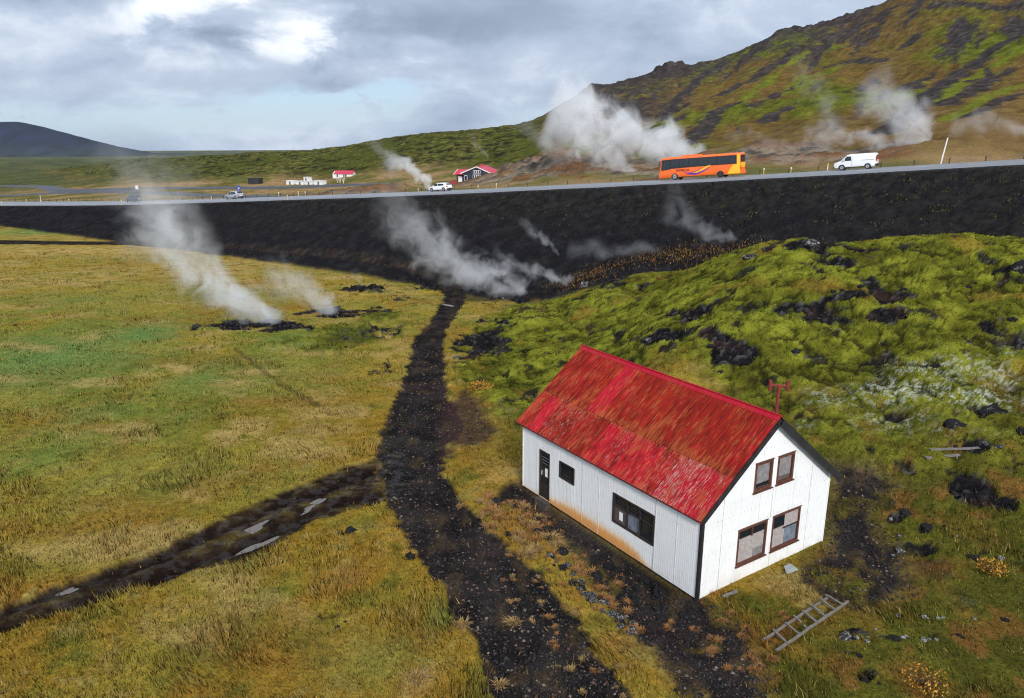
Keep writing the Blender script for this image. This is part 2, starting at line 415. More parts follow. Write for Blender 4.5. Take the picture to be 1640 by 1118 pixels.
MOSS_FIELD = [[-3.72, 50.92], [-4.58, 58.51], [-3.38, 66.77], [0.71, 84.41], [5.97, 84.45], [11.25, 75.32], [13.27, 72.75], [38.49, 42.46], [17.38, 16.4], [7.08, 16.4], [7.19, 19.94], [11.15, 24.48], [11.14, 46.78], [0.35, 40.49], [-1.94, 44.68]]
HILL_FOOT = [[-226.98, 423.07], [-153.55, 336.28], [-125.36, 333.1], [-99.97, 337.93], [-76.19, 317.43], [-55.14, 313.94], [-29.06, 303.86], [-8.71, 272.82], [6.97, 218.46]]
ROCKS = [[13.41, 55.11, 1.72, 2.3, 1], [12.87, 45.92, 1.13, 2.95, 1], [10.73, 51.1, 1.42, 1.38, 1], [19.5, 48.43, 1.9, 1.91, 1], [21.66, 49.91, 1.64, 0.88, 0.8], [24.69, 49.81, 1.71, 1.56, 1], [23.7, 46.63, 1.15, 0.8, 1], [24.11, 60.08, 1.38, 1.48, 1], [21.42, 62.19, 0.81, 1.48, 0.8], [25.36, 58.34, 0.76, 0.92, 0.8], [24.18, 55.93, 1.37, 1.27, 0.7], [26.68, 57.55, 0.94, 0.98, 0.8], [-2.36, 61.89, 2.13, 4.06, 1], [-1.15, 68.34, 1.34, 1.93, 0.8], [-3.62, 56.58, 0.93, 1.98, 0.8], [23.31, 40.07, 0.53, 0.36, 0.5], [18.12, 27.62, 0.77, 0.98, 1], [18.81, 27.13, 0.67, 0.6, 0.8], [20.2, 30.86, 1.11, 0.43, 0.8], [20.53, 32.97, 0.43, 0.59, 1], [22.92, 34.15, 0.62, 0.48, 1], [22.97, 31.87, 0.47, 0.55, 0.8], [28.41, 43.11, 0.85, 1.45, 0.8], [33.75, 50.43, 0.99, 0.86, 1], [29.37, 43.23, 0.42, 2.17, 0.5], [16.84, 43.5, 0.64, 0.48, 0.6], [11.84, 41.8, 0.55, 0.46, 0.5], [14.49, 24.71, 0.81, 0.55, 0.9], [15.03, 26.8, 0.66, 0.42, 0.7], [15.81, 25.54, 0.42, 0.24, 0.7], [16.01, 23.48, 0.58, 0.21, 0.5], [11.34, 19.54, 0.54, 0.17, 0.6], [10.25, 19.59, 0.42, 0.15, 0.6], [12.97, 19.48, 0.54, 0.14, 0.6], [14.95, 20.3, 0.33, 0.14, 0.6], [9.81, 18.58, 0.3, 0.14, 0.5], [9.74, 17.64, 0.43, 0.21, 0.6], [10.07, 75.8, 1.86, 4.47, 0.6], [30.29, 49.27, 0.56, 0.4, 0.6], [-23.68, 66.86, 4.82, 2.36, 1], [-19.47, 65.92, 2.16, 1.43, 0.6], [-17.71, 74.03, 2.55, 3.2, 1], [-14.33, 74.24, 2.43, 3.59, 0.6], [-13.19, 61.01, 2.5, 3.36, 0.45], [-17.84, 91.2, 2.09, 3.21, 1], [-10.8, 94.88, 2.02, 2.68, 0.9], [-12.66, 84.2, 1.38, 2.14, 0.5], [-10.99, 65.04, 1.6, 2.18, 0.6], [1.43, 85.8, 4.22, 1.32, 0.9], [5.7, 85.73, 2.81, 0.78, 0.8], [-9.13, 51.98, 0.51, 2.23, 0.6], [-6.2, 26.16, 0.17, 0.21, 0.9], [-5.33, 20.13, 0.46, 0.3, 0.55], [-3.69, 24.32, 0.24, 0.18, 0.8]]
LICHEN = [[20.46, 37.6, 2.46, 2.09, 1], [23.13, 39.71, 3.25, 1.98, 0.8], [23.02, 35.89, 2.94, 1.8, 0.9], [16.46, 37.24, 1.83, 1.37, 0.5], [17.93, 34.15, 1.96, 1.35, 0.55], [25.33, 38.31, 1.57, 1.68, 0.7], [13.82, 34.26, 1.12, 0.93, 0.4], [4.17, 83.3, 2.05, 2.19, 0.3], [20.22, 32.39, 1.86, 0.86, 0.35], [27.76, 40.79, 1.0, 1.04, 0.5]]
DRY = [[-14.34, 37.59, 1.39, 2.0, 1], [-13.09, 29.11, 0.83, 0.89, 0.9], [-23.75, 50.39, 2.06, 2.44, 0.8], [-76.06, 132.36, 19.51, 11.15, 0.9], [-36.86, 121.28, 12.91, 2.63, 1], [-44.16, 109.1, 10.72, 9.3, 0.7], [-59.1, 93.72, 9.21, 6.76, 0.6], [-18.88, 87.14, 4.28, 4.05, 0.5], [-12.95, 91.49, 3.0, 4.18, 0.6], [-35.01, 60.8, 1.49, 1.97, 0.7], [-12.06, 43.48, 2.14, 2.12, 0.5], [-18.89, 36.43, 2.09, 1.53, 0.4], [-8.05, 35.05, 1.15, 1.24, 0.5], [0.79, 29.18, 1.19, 1.84, 0.7], [1.68, 26.27, 0.86, 1.38, 0.8], [2.7, 27.09, 1.33, 0.99, 0.8], [-0.56, 31.53, 1.29, 2.1, 0.6], [3.44, 20.13, 0.99, 1.13, 0.5], [0.19, 20.56, 0.42, 0.49, 0.8], [-1.52, 20.14, 0.4, 0.46, 0.9], [-2.36, 17.41, 0.57, 0.53, 0.7], [-4.16, 25.24, 1.24, 1.26, 0.4], [3.49, 83.75, 4.12, 1.57, 0.6], [1.82, 72.22, 3.55, 2.67, 0.5], [-17.04, 57.22, 2.34, 2.18, 0.5], [-8.88, 58.01, 1.43, 4.23, 0.6]]
RUST = [[0.13, 28.01, 1.06, 1.84, 0.8], [1.26, 24.79, 0.93, 1.71, 0.8], [2.28, 22.11, 0.83, 1.48, 0.8], [3.0, 19.73, 0.65, 1.28, 0.7], [19.54, 81.6, 7.35, 8.02, 1], [8.48, 85.21, 4.19, 1.09, 1], [12.85, 73.8, 3.02, 3.63, 0.8], [-12.66, 84.2, 4.14, 4.21, 0.4], [-17.61, 72.28, 5.33, 3.04, 0.4], [-24.6, 43.0, 2.11, 1.8, 0.35], [-16.51, 43.31, 2.13, 1.84, 0.35], [2.24, 90.28, 4.44, 1.02, 0.6], [6.46, 21.54, 1.06, 0.64, 0.7], [11.08, 24.07, 1.18, 0.57, 0.8], [13.06, 18.36, 0.9, 0.79, 0.5], [4.73, 20.88, 1.2, 1.04, 0.7], [-11.77, 33.16, 2.17, 0.96, 0.3], [-5.44, 22.52, 1.48, 1.6, 0.45], [-5.68, 31.84, 1.56, 2.26, 0.4], [6.92, 19.65, 0.64, 1.17, 0.5], [10.88, 18.97, 0.78, 0.45, 0.4]]
GREEN = [[-34.37, 52.97, 9.98, 14.05, 1], [-16.95, 49.36, 6.06, 6.84, 0.45], [-15.98, 31.43, 5.15, 3.7, 0.35], [-13.43, 23.48, 3.85, 1.75, 0.3], [-31.65, 61.82, 5.57, 7.19, 1], [-20.68, 49.16, 4.83, 6.77, 0.55], [-43.42, 79.97, 13.1, 12.64, 0.4], [-22.22, 34.46, 4.52, 5.28, 0.35], [-18.21, 40.16, 2.3, 2.05, 0.5], [-24.0, 40.53, 3.32, 2.9, 0.6], [-18.0, 60.66, 2.98, 4.89, 0.5], [-2.32, 20.44, 0.5, 1.37, 0.5], [-3.89, 18.46, 1.81, 1.46, 0.35], [-11.0, 31.63, 2.85, 2.98, 0.25], [1.93, 36.68, 1.5, 4.61, 0.6], [0.0, 44.71, 1.46, 5.79, 0.5], [2.55, 76.24, 4.37, 5.21, 0.6], [-8.26, 19.84, 1.95, 1.3, 0.25], [-6.94, 58.24, 0.95, 8.77, 0.5], [-107.62, 173.63, 17.06, 10.03, 0.9]]
BUSH = [[-14.06, 62.7, 3.85, 6.15, 1], [-12.64, 71.61, 2.93, 4.65, 0.9], [-10.17, 94.13, 2.62, 4.2, 0.9], [-14.55, 56.99, 2.33, 2.57, 0.8], [-17.18, 89.69, 2.5, 4.24, 0.8], [-17.67, 59.48, 1.75, 2.34, 0.6], [-9.9, 65.11, 1.28, 6.58, 0.6], [-3.28, 50.96, 1.0, 7.0, 0.6], [2.41, 71.66, 3.52, 2.77, 0.5]]
FOOTPATH = [[-21.56, 57.35], [-18.64, 52.54], [-15.72, 48.08], [-13.1, 44.53], [-10.87, 41.64]]
PUDDLES = [[-10.11, 26.1, 0.73, 0.47], [-9.44, 24.81, 0.73, 0.43], [-8.25, 28.78, 0.61, 0.44], [-8.51, 28.03, 0.46, 0.29], [-7.06, 80.3, 0.85, 2.61], [-14.58, 21.71, 0.21, 0.16]]
GULLIES = [( [[166.13, 265.58], [151.24, 256.06], [130.58, 234.96], [104.07, 198.29], [84.67, 170.4], [70.11, 148.33]] , 2.4 ),
           ( [[133.26, 210.98], [119.89, 201.3], [103.19, 181.8], [94.02, 173.44]] , 1.9 ),
           ( [[106.38, 166.85], [99.01, 162.91], [85.62, 147.7]] , 1.3 ),
           ( [[78.3, 278.85], [64.86, 250.93], [49.57, 209.61], [40.95, 188.09]] , 2.3 ),
           ( [[105.09, 401.28], [85.78, 369.28], [68.66, 332.51], [55.56, 295.53]] , 2.6 ),
           ( [[136.03, 377.69], [120.22, 363.34], [98.59, 335.09], [82.79, 322.64]] , 2.3 ),
           ( [[137.6, 303.08], [135.65, 326.59], [129.33, 329.22]] , 2.4 ),
           ( [[163.35, 329.64], [152.75, 321.84], [144.44, 330.34]] , 2.1 ),
           ( [[183.07, 391.06], [170.61, 387.83], [162.46, 395.45], [142.63, 388.57]] , 2.2 ),
           ( [[191.72, 309.4], [186.67, 333.95], [182.6, 360.67]] , 1.9 ),]
STRIPES = [( [[150.93, 240.19], [135.87, 229.07], [114.25, 204.72], [93.89, 177.01]] , 1.7 ),
           ( [[114.31, 179.84], [103.8, 173.37], [89.67, 157.14], [79.32, 148.61]] , 1.2 ),
           ( [[146.47, 361.02], [135.33, 367.54], [114.02, 352.07], [91.22, 326.57]] , 2.0 ),
           ( [[109.26, 336.66], [88.55, 299.69], [65.71, 246.72], [56.13, 230.41]] , 2.1 ),
           ( [[126.36, 321.31], [116.09, 319.67], [94.29, 269.49]] , 3.0 ),
           ( [[65.29, 298.3], [53.63, 284.98], [44.16, 267.3]] , 1.9 ),]
RUT_A = [[-16.24, 20.01], [-15.81, 20.51], [-14.84, 21.48], [-13.94, 22.4], [-12.86, 23.63], [-11.91, 25.02], [-10.88, 26.61], [-9.92, 28.16], [-8.58, 29.88], [-7.29, 31.41], [-6.16, 33.0]]
RUT_B = [[-15.67, 19.18], [-15.24, 19.64], [-14.27, 20.51], [-13.42, 21.44], [-12.34, 22.53], [-11.3, 23.54], [-9.97, 24.69], [-9.02, 26.03], [-8.07, 27.87], [-6.86, 29.35], [-5.66, 30.06]]
MOSS_FIELD = [[-3.72, 50.92], [-4.58, 58.51], [-3.38, 66.77], [0.71, 84.41], [5.97, 86.5], [14, 95], [60, 80], [95, 60], [70, 3], [7.5, 3], [7.0, 16.4], [7.19, 19.94], [11.15, 24.48], [11.14, 46.78], [0.35, 40.49], [-1.94, 44.68]]

def ellipses(x, y, items, soft=.5):
    """soft union of ragged patches"""
    m_ = np.zeros(x.shape)
    wx = x + 1.1 * perlin(x * .45, y * .45, 91) * np.clip(y / 40, .5, 3); wy = y + 1.1 * perlin(x * .45, y * .45, 92) * np.clip(y / 40, .5, 3)
    for cx, cy, rx, ry, a in items:
        k = (np.abs(wx - cx) < rx * 2.2) & (np.abs(wy - cy) < ry * 2.2)
        if not k.any(): continue
        r = np.hypot((wx[k] - cx) / rx, (wy[k] - cy) / ry)
        m_[k] = np.maximum(m_[k], a * sstep(1.45, 1.45 - soft * 1.9, r))
    return m_
def lerp(a, b, t):
    return a + (b - a) * t[:, None]
C_ = lambda *q: np.array(q, float)

def terrain(x, y):
    """height, colour, gravel mask, moss mask and region of points on the ground"""
    z, s, dd, tn, emb = base_height(x, y)
    n = x.size
    near = dd > ROAD_NEAR; far = dd < ROAD_FAR
    dist = np.hypot(x, y)
    u, v = house_uv(x, y)
    q = np.hypot(np.maximum(np.maximum(-u, u - HOUSE_W), 0), np.maximum(np.maximum(-v, v - HOUSE_L), 0))
    keep = sstep(.15, 1.5, q)
    f6 = fbm(x / 6, y / 9, 1, 4); f2 = fbm(x / 1.7, y / 2.2, 2, 4); f25 = fbm(x / 25, y / 25, 3, 3); f05 = fbm(x / .5, y / .5, 4, 3)
    edge = .28 * f2 + .16 * f05
    # ---- masks
    NEARBOX = near & (dist < 260)
    def P(poly, soft, k=1.0, grow_in=0.0):
        m_ = np.zeros(n); p_ = np.asarray(poly)
        b = NEARBOX & (x > p_[:, 0].min() - 3) & (x < p_[:, 0].max() + 3) & (y > p_[:, 1].min() - 3) & (y < p_[:, 1].max() + 3)
        m_[b] = sstep(soft, -soft, poly_sdf(x[b], y[b], poly) + edge[b] * k + grow_in * np.clip(y[b] / 45, .3, 1.4)); return m_
    track = P(TRACK, .14, 1.9, .28); spur = P(TRACK_SPUR, .5, 2.2); side = P(SIDE_TRACK, .5, 1.5); mud = P(MUD, .14, 1.7)
    yard = np.maximum(P(YARD, .5, 2.0) , P(YARD_RIGHT, .6, 2.2))
    ms = np.full(n, 0.); b = NEARBOX & (x > -8)
    ms[b] = sstep(1.2, -1.2, poly_sdf(x[b], y[b], MOSS_FIELD) + 2.6 * f2[b])
    rock = ellipses(x, y, ROCKS, .45); rock = np.where(near, rock, 0)
    # broken lava showing through the moss, and in the yard
    jag = fbm(x / 1.1, y / 1.1, 21, 4)
    rockm = sstep(.42, .62, rock + .42 * jag + .18 * f05)
    bush = np.where(near, ellipses(x, y, BUSH, .8), 0); bushm = sstep(.35, .6, bush + .5 * f2 + .3 * jag)
    holes = ms * sstep(.24, .34, fbm(x / 1.9, y / 2.4, 33, 4) + .14 * jag + .10 * f25) * sstep(18, 34, y + .6 * x - 6)
    rockm = np.maximum(rockm, holes * .9)
    lich = ellipses(x, y, LICHEN, .8) * ms
    dry = np.where(near, ellipses(x, y, DRY, .9), 0); rust = np.where(near, ellipses(x, y, RUST, .9), 0); green = np.where(near, ellipses(x, y, GREEN, .8), 0)
    embm = np.where(near, sstep(-.5, .25, emb - tn + .5 * f2 + .5 * f6), 0.) * sstep(300, 250, np.abs(s))
    foot = np.where(near, sstep(-2.6, -.6, emb - tn + .9 * f6) * sstep(70, 84, y), 0) * sstep(-16, -2, x)
    black = np.maximum(embm, .8 * foot * sstep(.0, .3, f6 + .2))
    skirt = np.where(near, sstep(1.25, .7, q + .5 * f2) * sstep(.4, -.1, u) * sstep(-1.2, -.2, v), 0)
    gravel = np.maximum.reduce([skirt, track, spur * .85, side, yard * sstep(-.42, -.02, f2 + .3 * f6 + .06)])
    soil = np.maximum(gravel, mud)
    ms = ms * (1 - soil) * (1 - black)
    # ---- relief
    wx = x + .5 * f2; wy = y + .5 * perlin(x / 1.3, y / 1.3, 44)
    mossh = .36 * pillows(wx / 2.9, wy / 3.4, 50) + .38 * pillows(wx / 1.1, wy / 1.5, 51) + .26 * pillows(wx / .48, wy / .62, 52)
    heath = sstep(24, 34, y + .25 * x)                       # tall cushions up the slope, flatter heath near the house
    dz = ms * keep * ((.32 + .68 * heath) * .48 * (mossh - .45) * (1 - .55 * rockm * (rock > .1)) + .9 * f6 * heath * (y > 30)) 
    dz += np.where(near, (1 - ms) * (1 - soil) * (1 - black) * (.16 * f6 + .07 * f2 + .03 * f05), 0) * sstep(.3, 2.5, q)
    dz += np.where(near, rockm * (1 - soil) * (.42 * np.abs(jag) + .22 * f05 - .12), 0) * keep
    dz -= np.where(near, soil * .10, 0) * sstep(.0, 1.2, q)
    dz += np.where(near, gravel * (.035 * f05 + .05 * f2), 0)
    dz += np.where(near, bushm * (1 - soil) * (.28 + .22 * jag + .12 * f05), 0)
    dz += np.where(near & (mud > .01), mud * (.05 * f2 - .02 - .10 * sstep(.5, .05, np.minimum(path_dist(x, y, RUT_A), path_dist(x, y, RUT_B)))), 0)
    dz += np.where(near & (black > .01), black * (.20 * f6 + .08 * f2 + .04 * f05), 0) * sstep(ROAD_NEAR, ROAD_NEAR + 3, dd)
    # ---- far relief
    fz = far & (dd < ROAD_FAR - 3)
    t_ = np.where(y > 1, x / np.maximum(y, 1), 0)
    mtn = np.where(fz, sstep(.02, .07, t_ + .02 * f25) * sstep(ROAD_FAR - 10, ROAD_FAR - 30, dd), 0)
    hp = np.asarray([[-420, 700], [-300, 520]] + HILL_FOOT + [[20, 240], [30, 420], [20, 800], [-300, 1200]])
    hill = np.zeros(n); hill[fz] = sstep(14, -14, poly_sdf(x[fz], y[fz], hp) + 10 * f25[fz]) ; hill *= (1 - mtn)
    k = np.nonzero(fz & (dist < 1500))[0]
    g1 = fbm(x[k] / 46, y[k] / 90, 61, 5); g2 = 1 - np.abs(fbm((x[k] + .2 * y[k]) / 26, y[k] / 60, 62, 4)) * 2
    g3 = fbm(x[k] / 9, y[k] / 9, 63, 4); g4 = fbm(x[k] / 3.2, y[k] / 3.2, 64, 3)
    # crags on the crest line
    crag = np.zeros(len(k))
    for cx, cy, r_, a_ in ((78, 412, 17, 7), (62, 408, 14, 4), (168, 432, 15, 6), (150, 430, 18, 4), (40, 398, 10, 4)):
        crag = np.maximum(crag, a_ * np.exp(-((x[k] - cx) ** 2 / r_ ** 2 + (y[k] - cy) ** 2 / 26 ** 2)))
    up = sstep(125, 260, y[k])
    dz[k] += mtn[k] * (up * (3.0 * g1 + 2.2 * (g2 - .5)) + 1.25 * g3 * (.4 + .6 * up) + .45 * g4 + .55 * crag * (1 + 1.4 * np.abs(g3)))
    dz[k] += hill[k] * (2.2 * g1 + 1.3 * np.abs(g3) + .5 * g4)
    fld = (1 - mtn[k]) * (1 - hill[k])
    dz[k] += fld * sstep(240, 420, y[k]) * (.5 * g3) + fld * .12 * g4
    # mounds of altered clay by the roadside vents
    for cx, cy, r_, a_ in ((-33.5, 178, 7, 1.6), (-26, 184, 5, 1.2), (3, 205, 12, 3.2), (12, 190, 14, 1.8), (52, 134, 7, .8), (67, 128, 6, .9), (45, 146, 8, 1.0), (-48, 196, 10, 1.0)):
        w_ = np.exp(-((x[k] - cx) ** 2 + (y[k] - cy) ** 2 * .6) / r_ ** 2)
        dz[k] += a_ * w_ * (1 + .9 * g3 + .5 * g4)
    z = z + dz
    # ---- colour
    col = lerp(C_(.290, .205, .032) + np.zeros((n, 3)), C_(.150, .160, .024), sstep(-.34, .24, f6 + .35 * f2 + .4 * f25))
    warm = np.where(near, sstep(17, 3, np.abs(x + 4)) * sstep(80, 45, y) + .8 * sstep(31, 18, y), 0)
    col = lerp(col, C_(.270, .140, .018), .72 * np.clip(warm, 0, 1) * sstep(-.22, .25, f6 + .6 * f2 + .08))
    col = lerp(col, C_(.235, .115, .020), .55 * sstep(.0, .35, fbm(x / 9, y / 6, 72, 4)))
    col = lerp(col, C_(.34, .235, .062), .6 * sstep(58, 100, y + 14 * f25) * sstep(-.25, .2, f6 + f2))
    col = lerp(col, C_(.25, .185, .045), sstep(.12, .5, f2 + .5 * f05))
    col = lerp(col, C_(.20, .105, .020), .5 * sstep(.16, .5, fbm(x / 3, y / 3, 71, 3)))
    col = lerp(col, C_(.070, .074, .013), .6 * sstep(.10, .5, -f2 - .3 * f05))
    col = lerp(col, C_(.115, .190, .050), .95 * green * sstep(-.6, .0, f2 + .25))
    col = lerp(col, C_(.44, .30, .115), .85 * dry * sstep(-.4, .2, f2 + .4 * f05))
    col = lerp(col, C_(.38, .27, .10), .5 * sstep(.14, .4, fbm(x / 7, y / 4.5, 73, 4)))
    col = lerp(col, C_(.27, .105, .022), .75 * rust * sstep(-.35, .2, f2 + .3 * f05))
    col = lerp(col, lerp(C_(.050, .062, .010) + np.zeros((n, 3)), C_(.115, .125, .014), sstep(-.1, .35, f05 + jag)), .9 * bushm)
    fp = np.where(near & (x < -10) & (y < 80) & (y > 30), 0., 9.); kk = fp == 0; fp[kk] = path_dist(x[kk], y[kk], FOOTPATH)
    col = lerp(col, C_(.075, .058, .018), .65 * sstep(.32, .1, fp + .25 * f2))
    # moss cushions: lime and olive tones, shade painted into the hollows, rusty heath low down
    tone = sstep(-.35, .35, fbm(x / 1.4, y / 1.4, 81, 4) + .5 * f6)
    mc = lerp(C_(.095, .100, .011) + np.zeros((n, 3)), C_(.195, .202, .022), tone)
    mc = lerp(mc, C_(.062, .063, .009), .7 * sstep(.06, .36, fbm(x / 4.5, y / 4.5, 82, 4)))
    mc = lerp(mc, C_(.020, .020, .006), .85 * sstep(.52, .30, mossh + .40 * jag + .25 * f6) * sstep(24, 34, y))  # shade between the cushions, put into the moss colour by relief height
    low = 1 - sstep(30, 44, y + .15 * x + 5 * f6)
    mc = lerp(mc, C_(.056, .052, .011), .75 * low)
    mc = lerp(mc, C_(.15, .095, .018), low * .75 * sstep(-.1, .35, f2 + .5 * f6) * sstep(32, 20, y))
    mc = lerp(mc, C_(.15, .075, .020), low * .85 * sstep(.06, .36, fbm(x / 1.6, y / 1.6, 83, 3)))
    mc = lerp(mc, C_(.20, .115, .022), (1 - low) * .55 * sstep(.18, .45, fbm(x / 5, y / 5, 84, 3)))
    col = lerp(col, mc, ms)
    col = lerp(col, C_(.17, .070, .020), .75 * ms * rust * sstep(-.25, .25, f2 + .3 * f05)); col = lerp(col, C_(.22, .14, .045), .6 * ms * dry * sstep(-.2, .25, f2 + .3 * f05))
    lw = lich * sstep(.14, .25, fbm(x / .30, y / .42, 85, 3) + .17 * lich + .25 * f2)
    col = lerp(col, C_(.44, .46, .37), .8 * lw)
    rc = lerp(C_(.009, .0087, .010) + np.zeros((n, 3)), C_(.075, .072, .070), sstep(.08, .5, f05 + .3 * jag))
    rc = lerp(rc, C_(.045, .024, .020), .5 * sstep(.1, .4, f2))
    col = lerp(col, rc, rockm * (1 - soil))
    # black slag bank below the road, thinly grown along its top
    bc = lerp(C_(.0105, .0103, .0122) + np.zeros((n, 3)), C_(.0200, .0192, .0210), sstep(-.2, .5, f2 + f05 * .5))
    grown = sstep(16, 5, dd - ROAD_NEAR + 8 * f6) * sstep(-60, -10, s + 71.9 - 60) * .9
    grown = np.maximum(grown, .75 * sstep(40, 75, s) ) * sstep(.02, .22, fbm(x / .9, y / .9, 86, 3) + .05)
    bc = lerp(bc, C_(.050, .046, .022), .28 * grown)
    bc = lerp(bc, C_(.050, .047, .02), .25 * sstep(.15, .4, f2) * sstep(25, 40, dd))
    col = lerp(col, bc, black)
    gc = lerp(C_(.0125, .0112, .0118) + np.zeros((n, 3)), C_(.029, .0245, .0232), sstep(-.3, .4, f2))
    gc = lerp(gc, C_(.05, .026, .024), np.maximum(spur * .8, .35 * sstep(.1, .4, f6)))
    gc = lerp(gc, C_(.085, .056, .026), .5 * sstep(.10, .4, fbm(x / .8, y / 1.9, 87, 3)) * sstep(.2, .8, 1 - track * .35))
    col = lerp(col, gc, gravel)
    mu = lerp(C_(.017, .0105, .008) + np.zeros((n, 3)), C_(.036, .023, .014), sstep(-.2, .35, f2))
    rut = np.minimum(path_dist(x, y, RUT_A), path_dist(x, y, RUT_B)) if n < 5 else np.where(mud > .01, np.minimum(path_dist(x, y, RUT_A), path_dist(x, y, RUT_B)), 9.)
    mu = lerp(mu, C_(.085, .062, .019), .85 * sstep(.25, .75, rut + .5 * f2) * sstep(-.2, .2, fbm(x / 1.0, y / .8, 88, 3)))
    mu = lerp(mu, C_(.010, .0075, .006), .6 * sstep(.32, .1, rut + .15 * f05))
    col = lerp(col, mu, mud * (1 - track))
    # beyond the road
    fc = lerp(C_(.24, .165, .065) + np.zeros((n, 3)), C_(.11, .105, .03), sstep(-.2, .4, f25 + .4 * f6))
    fc = lerp(fc, C_(.27, .175, .085), sstep(-.1, .3, -f25))
    plain = sstep(330, 460, y - .12 * x) * (1 - hill) * (1 - mtn)
    fc = lerp(fc, lerp(C_(.055, .066, .028) + np.zeros((n, 3)), C_(.098, .098, .034), sstep(-.2, .3, fbm(x / 60, y / 16, 95, 4))), plain)
    hc = np.zeros((n, 3)); hc[k] = lerp(C_(.066, .070, .015) + np.zeros((len(k), 3)), C_(.019, .022, .010), sstep(-.12, .26, g3 + .6 * g1))
    hc[k] = lerp(hc[k], C_(.145, .135, .035), sstep(.05, .35, g4 + .6 * g1) * .7)
    fc = lerp(fc, hc, hill)
    mm = np.zeros((n, 3))
    a1 = sstep(-.10, .22, g1 + .35 * g3); a2 = sstep(.02, .30, fbm(x[k] / 30, y[k] / 55, 97, 4))
    m0 = lerp(C_(.128, .080, .025) + np.zeros((len(k), 3)), C_(.088, .098, .013), a1)
    m0 = lerp(m0, C_(.17, .092, .029), .7 * sstep(.08, .35, g3 + .4 * g2 - .35) * (1 - a1 * .6))
    m0 = lerp(m0, C_(.125, .138, .018), .6 * sstep(.08, .32, g4 + .55 * g1))
    m0 = lerp(m0, C_(.040, .036, .018), .45 * sstep(.06, .34, -g4 - .5 * g3))
    low_b = sstep(200, 140, y[k]) ; m0 = lerp(m0, C_(.165, .105, .046), .65 * low_b * sstep(-.2, .3, g3 + .2))
    # dark scree tongues running down the slope
    st = fbm((x[k] * .80 - y[k] * .50 + 4 * g3) / 8.5, (x[k] * .42 + y[k] * .93) / 95, 98, 4)
    scree = sstep(.15, .22, st + .14 * g3 + .08 * g4) * sstep(150, 210, y[k])
    for pl, wd_ in STRIPES:
        m0 = lerp(m0, C_(.125, .150, .016), .8 * sstep(wd_ * 2.2, wd_ * .6, path_dist(x[k], y[k], pl) + 2.2 * g3 + 1.4 * g4))
    for pl, wd_ in GULLIES:
        scree = np.maximum(scree, sstep(wd_ * 1.9, wd_ * .9, path_dist(x[k], y[k], pl) + 2.4 * g3 + 1.6 * g4))
    top = sstep(330, 400, y[k] + 22 * g1)
    scree = np.maximum(scree, top * sstep(-.05, .10, g3 + .3 * g4 + .25 * g1) * .9)
    scree = np.maximum(scree, np.clip(crag / 3, 0, 1))
    left_dark = sstep(85, 45, x[k] - (y[k] - 330) * .12) * sstep(250, 320, y[k]); scree = np.maximum(scree, left_dark * sstep(-.3, .1, g3 + .1))
    m0 = lerp(m0, lerp(C_(.040, .034, .033) + np.zeros((len(k), 3)), C_(.072, .058, .048), sstep(-.1, .4, g4)), scree)
    mm[k] = m0
    fc = lerp(fc, mm, mtn)
    # bleached clay round the vents
    clay = np.zeros(len(k))
    for cx, cy, r_ in ((-33, 176, 8), (2, 200, 22), (14, 186, 20), (30, 160, 14), (58, 130, 7), (48, 142, 11), (-46, 192, 10)):
        clay = np.maximum(clay, np.exp(-((x[k] - cx) ** 2 + (y[k] - cy) ** 2 * .5) / r_ ** 2))
    cc = lerp(C_(.21, .165, .125) + np.zeros((len(k), 3)), C_(.15, .070, .036), sstep(-.1, .25, g3 + .3 * g4))
    cc = lerp(cc, C_(.06, .055, .055), sstep(.12, .3, g4 - .3 * g3))
    ff = fc[k]; fc[k] = lerp(ff, cc, .85 * sstep(.25, .7, clay + .5 * g3))
    col = np.where((dd < ROAD_FAR)[:, None], fc, col)
    verge = ((dd <= ROAD_NEAR + .9) & (dd >= ROAD_FAR - 1.1))
    col[verge] = C_(.035, .033, .034)
    # ---- region: which piece of ground a face belongs to
    reg = np.zeros(n, np.int8)                               # meadow
    reg[ms > .5] = 4; reg[black > .5] = 3; reg[mud > .5] = 2; reg[(track > .5) | (side > .5) | (spur > .6)] = 1
    reg[(yard > .5)] = 7
    reg[far] = 6; reg[far & (plain > .5)] = 8; reg[far & (hill > .5)] = 5; reg[far & (mtn > .5)] = 9
    reg[(dd <= ROAD_NEAR + .3) & (dd > ROAD_FAR - .6)] = 3
    gm = np.maximum.reduce([gravel, black * .55, rockm * .75 * (1 - soil), np.where(far, 0, 0)])
    return z, col, np.clip(gm, 0, 1), np.clip(ms * (1 - rockm), 0, 1), np.clip(mud, 0, 1), reg
def ground_z(x, y):
    return terrain(np.atleast_1d(np.asarray(x, float)), np.atleast_1d(np.asarray(y, float)))[0]
# ------------------------------------------------------------------ TERRAIN MATH END

# grid: fine near the camera, coarser with distance
_y = [8.0]
while _y[-1] < 6500:
    yv = _y[-1]
    if yv < 60: st_ = max(.0024 * yv, .0000095 * yv * yv * 30) if yv < 30 else .0055 * yv
    elif yv < 100: st_ = .005 * yv
    elif yv < 130: st_ = .0055 * yv
    elif yv < 460: st_ = .0042 * yv
    elif yv < 900: st_ = .02 * yv
    else: st_ = .06 * yv
    _y.append(yv + max(st_, .045))
GY = np.array(_y)
GT = np.unique(np.r_[np.linspace(-1.3, -.86, 60), np.linspace(-.86, .86, 800), np.linspace(.86, 1.3, 60)])
NX, NY = len(GT), len(GY)
gx = (GY[:, None] * GT[None, :]).ravel(); gy = np.repeat(GY, NX)
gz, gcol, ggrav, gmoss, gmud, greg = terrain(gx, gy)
print('terrain', NX, NY, NX * NY, round(time.time() - T0, 1))
idx = np.arange(NX * NY).reshape(NY, NX)
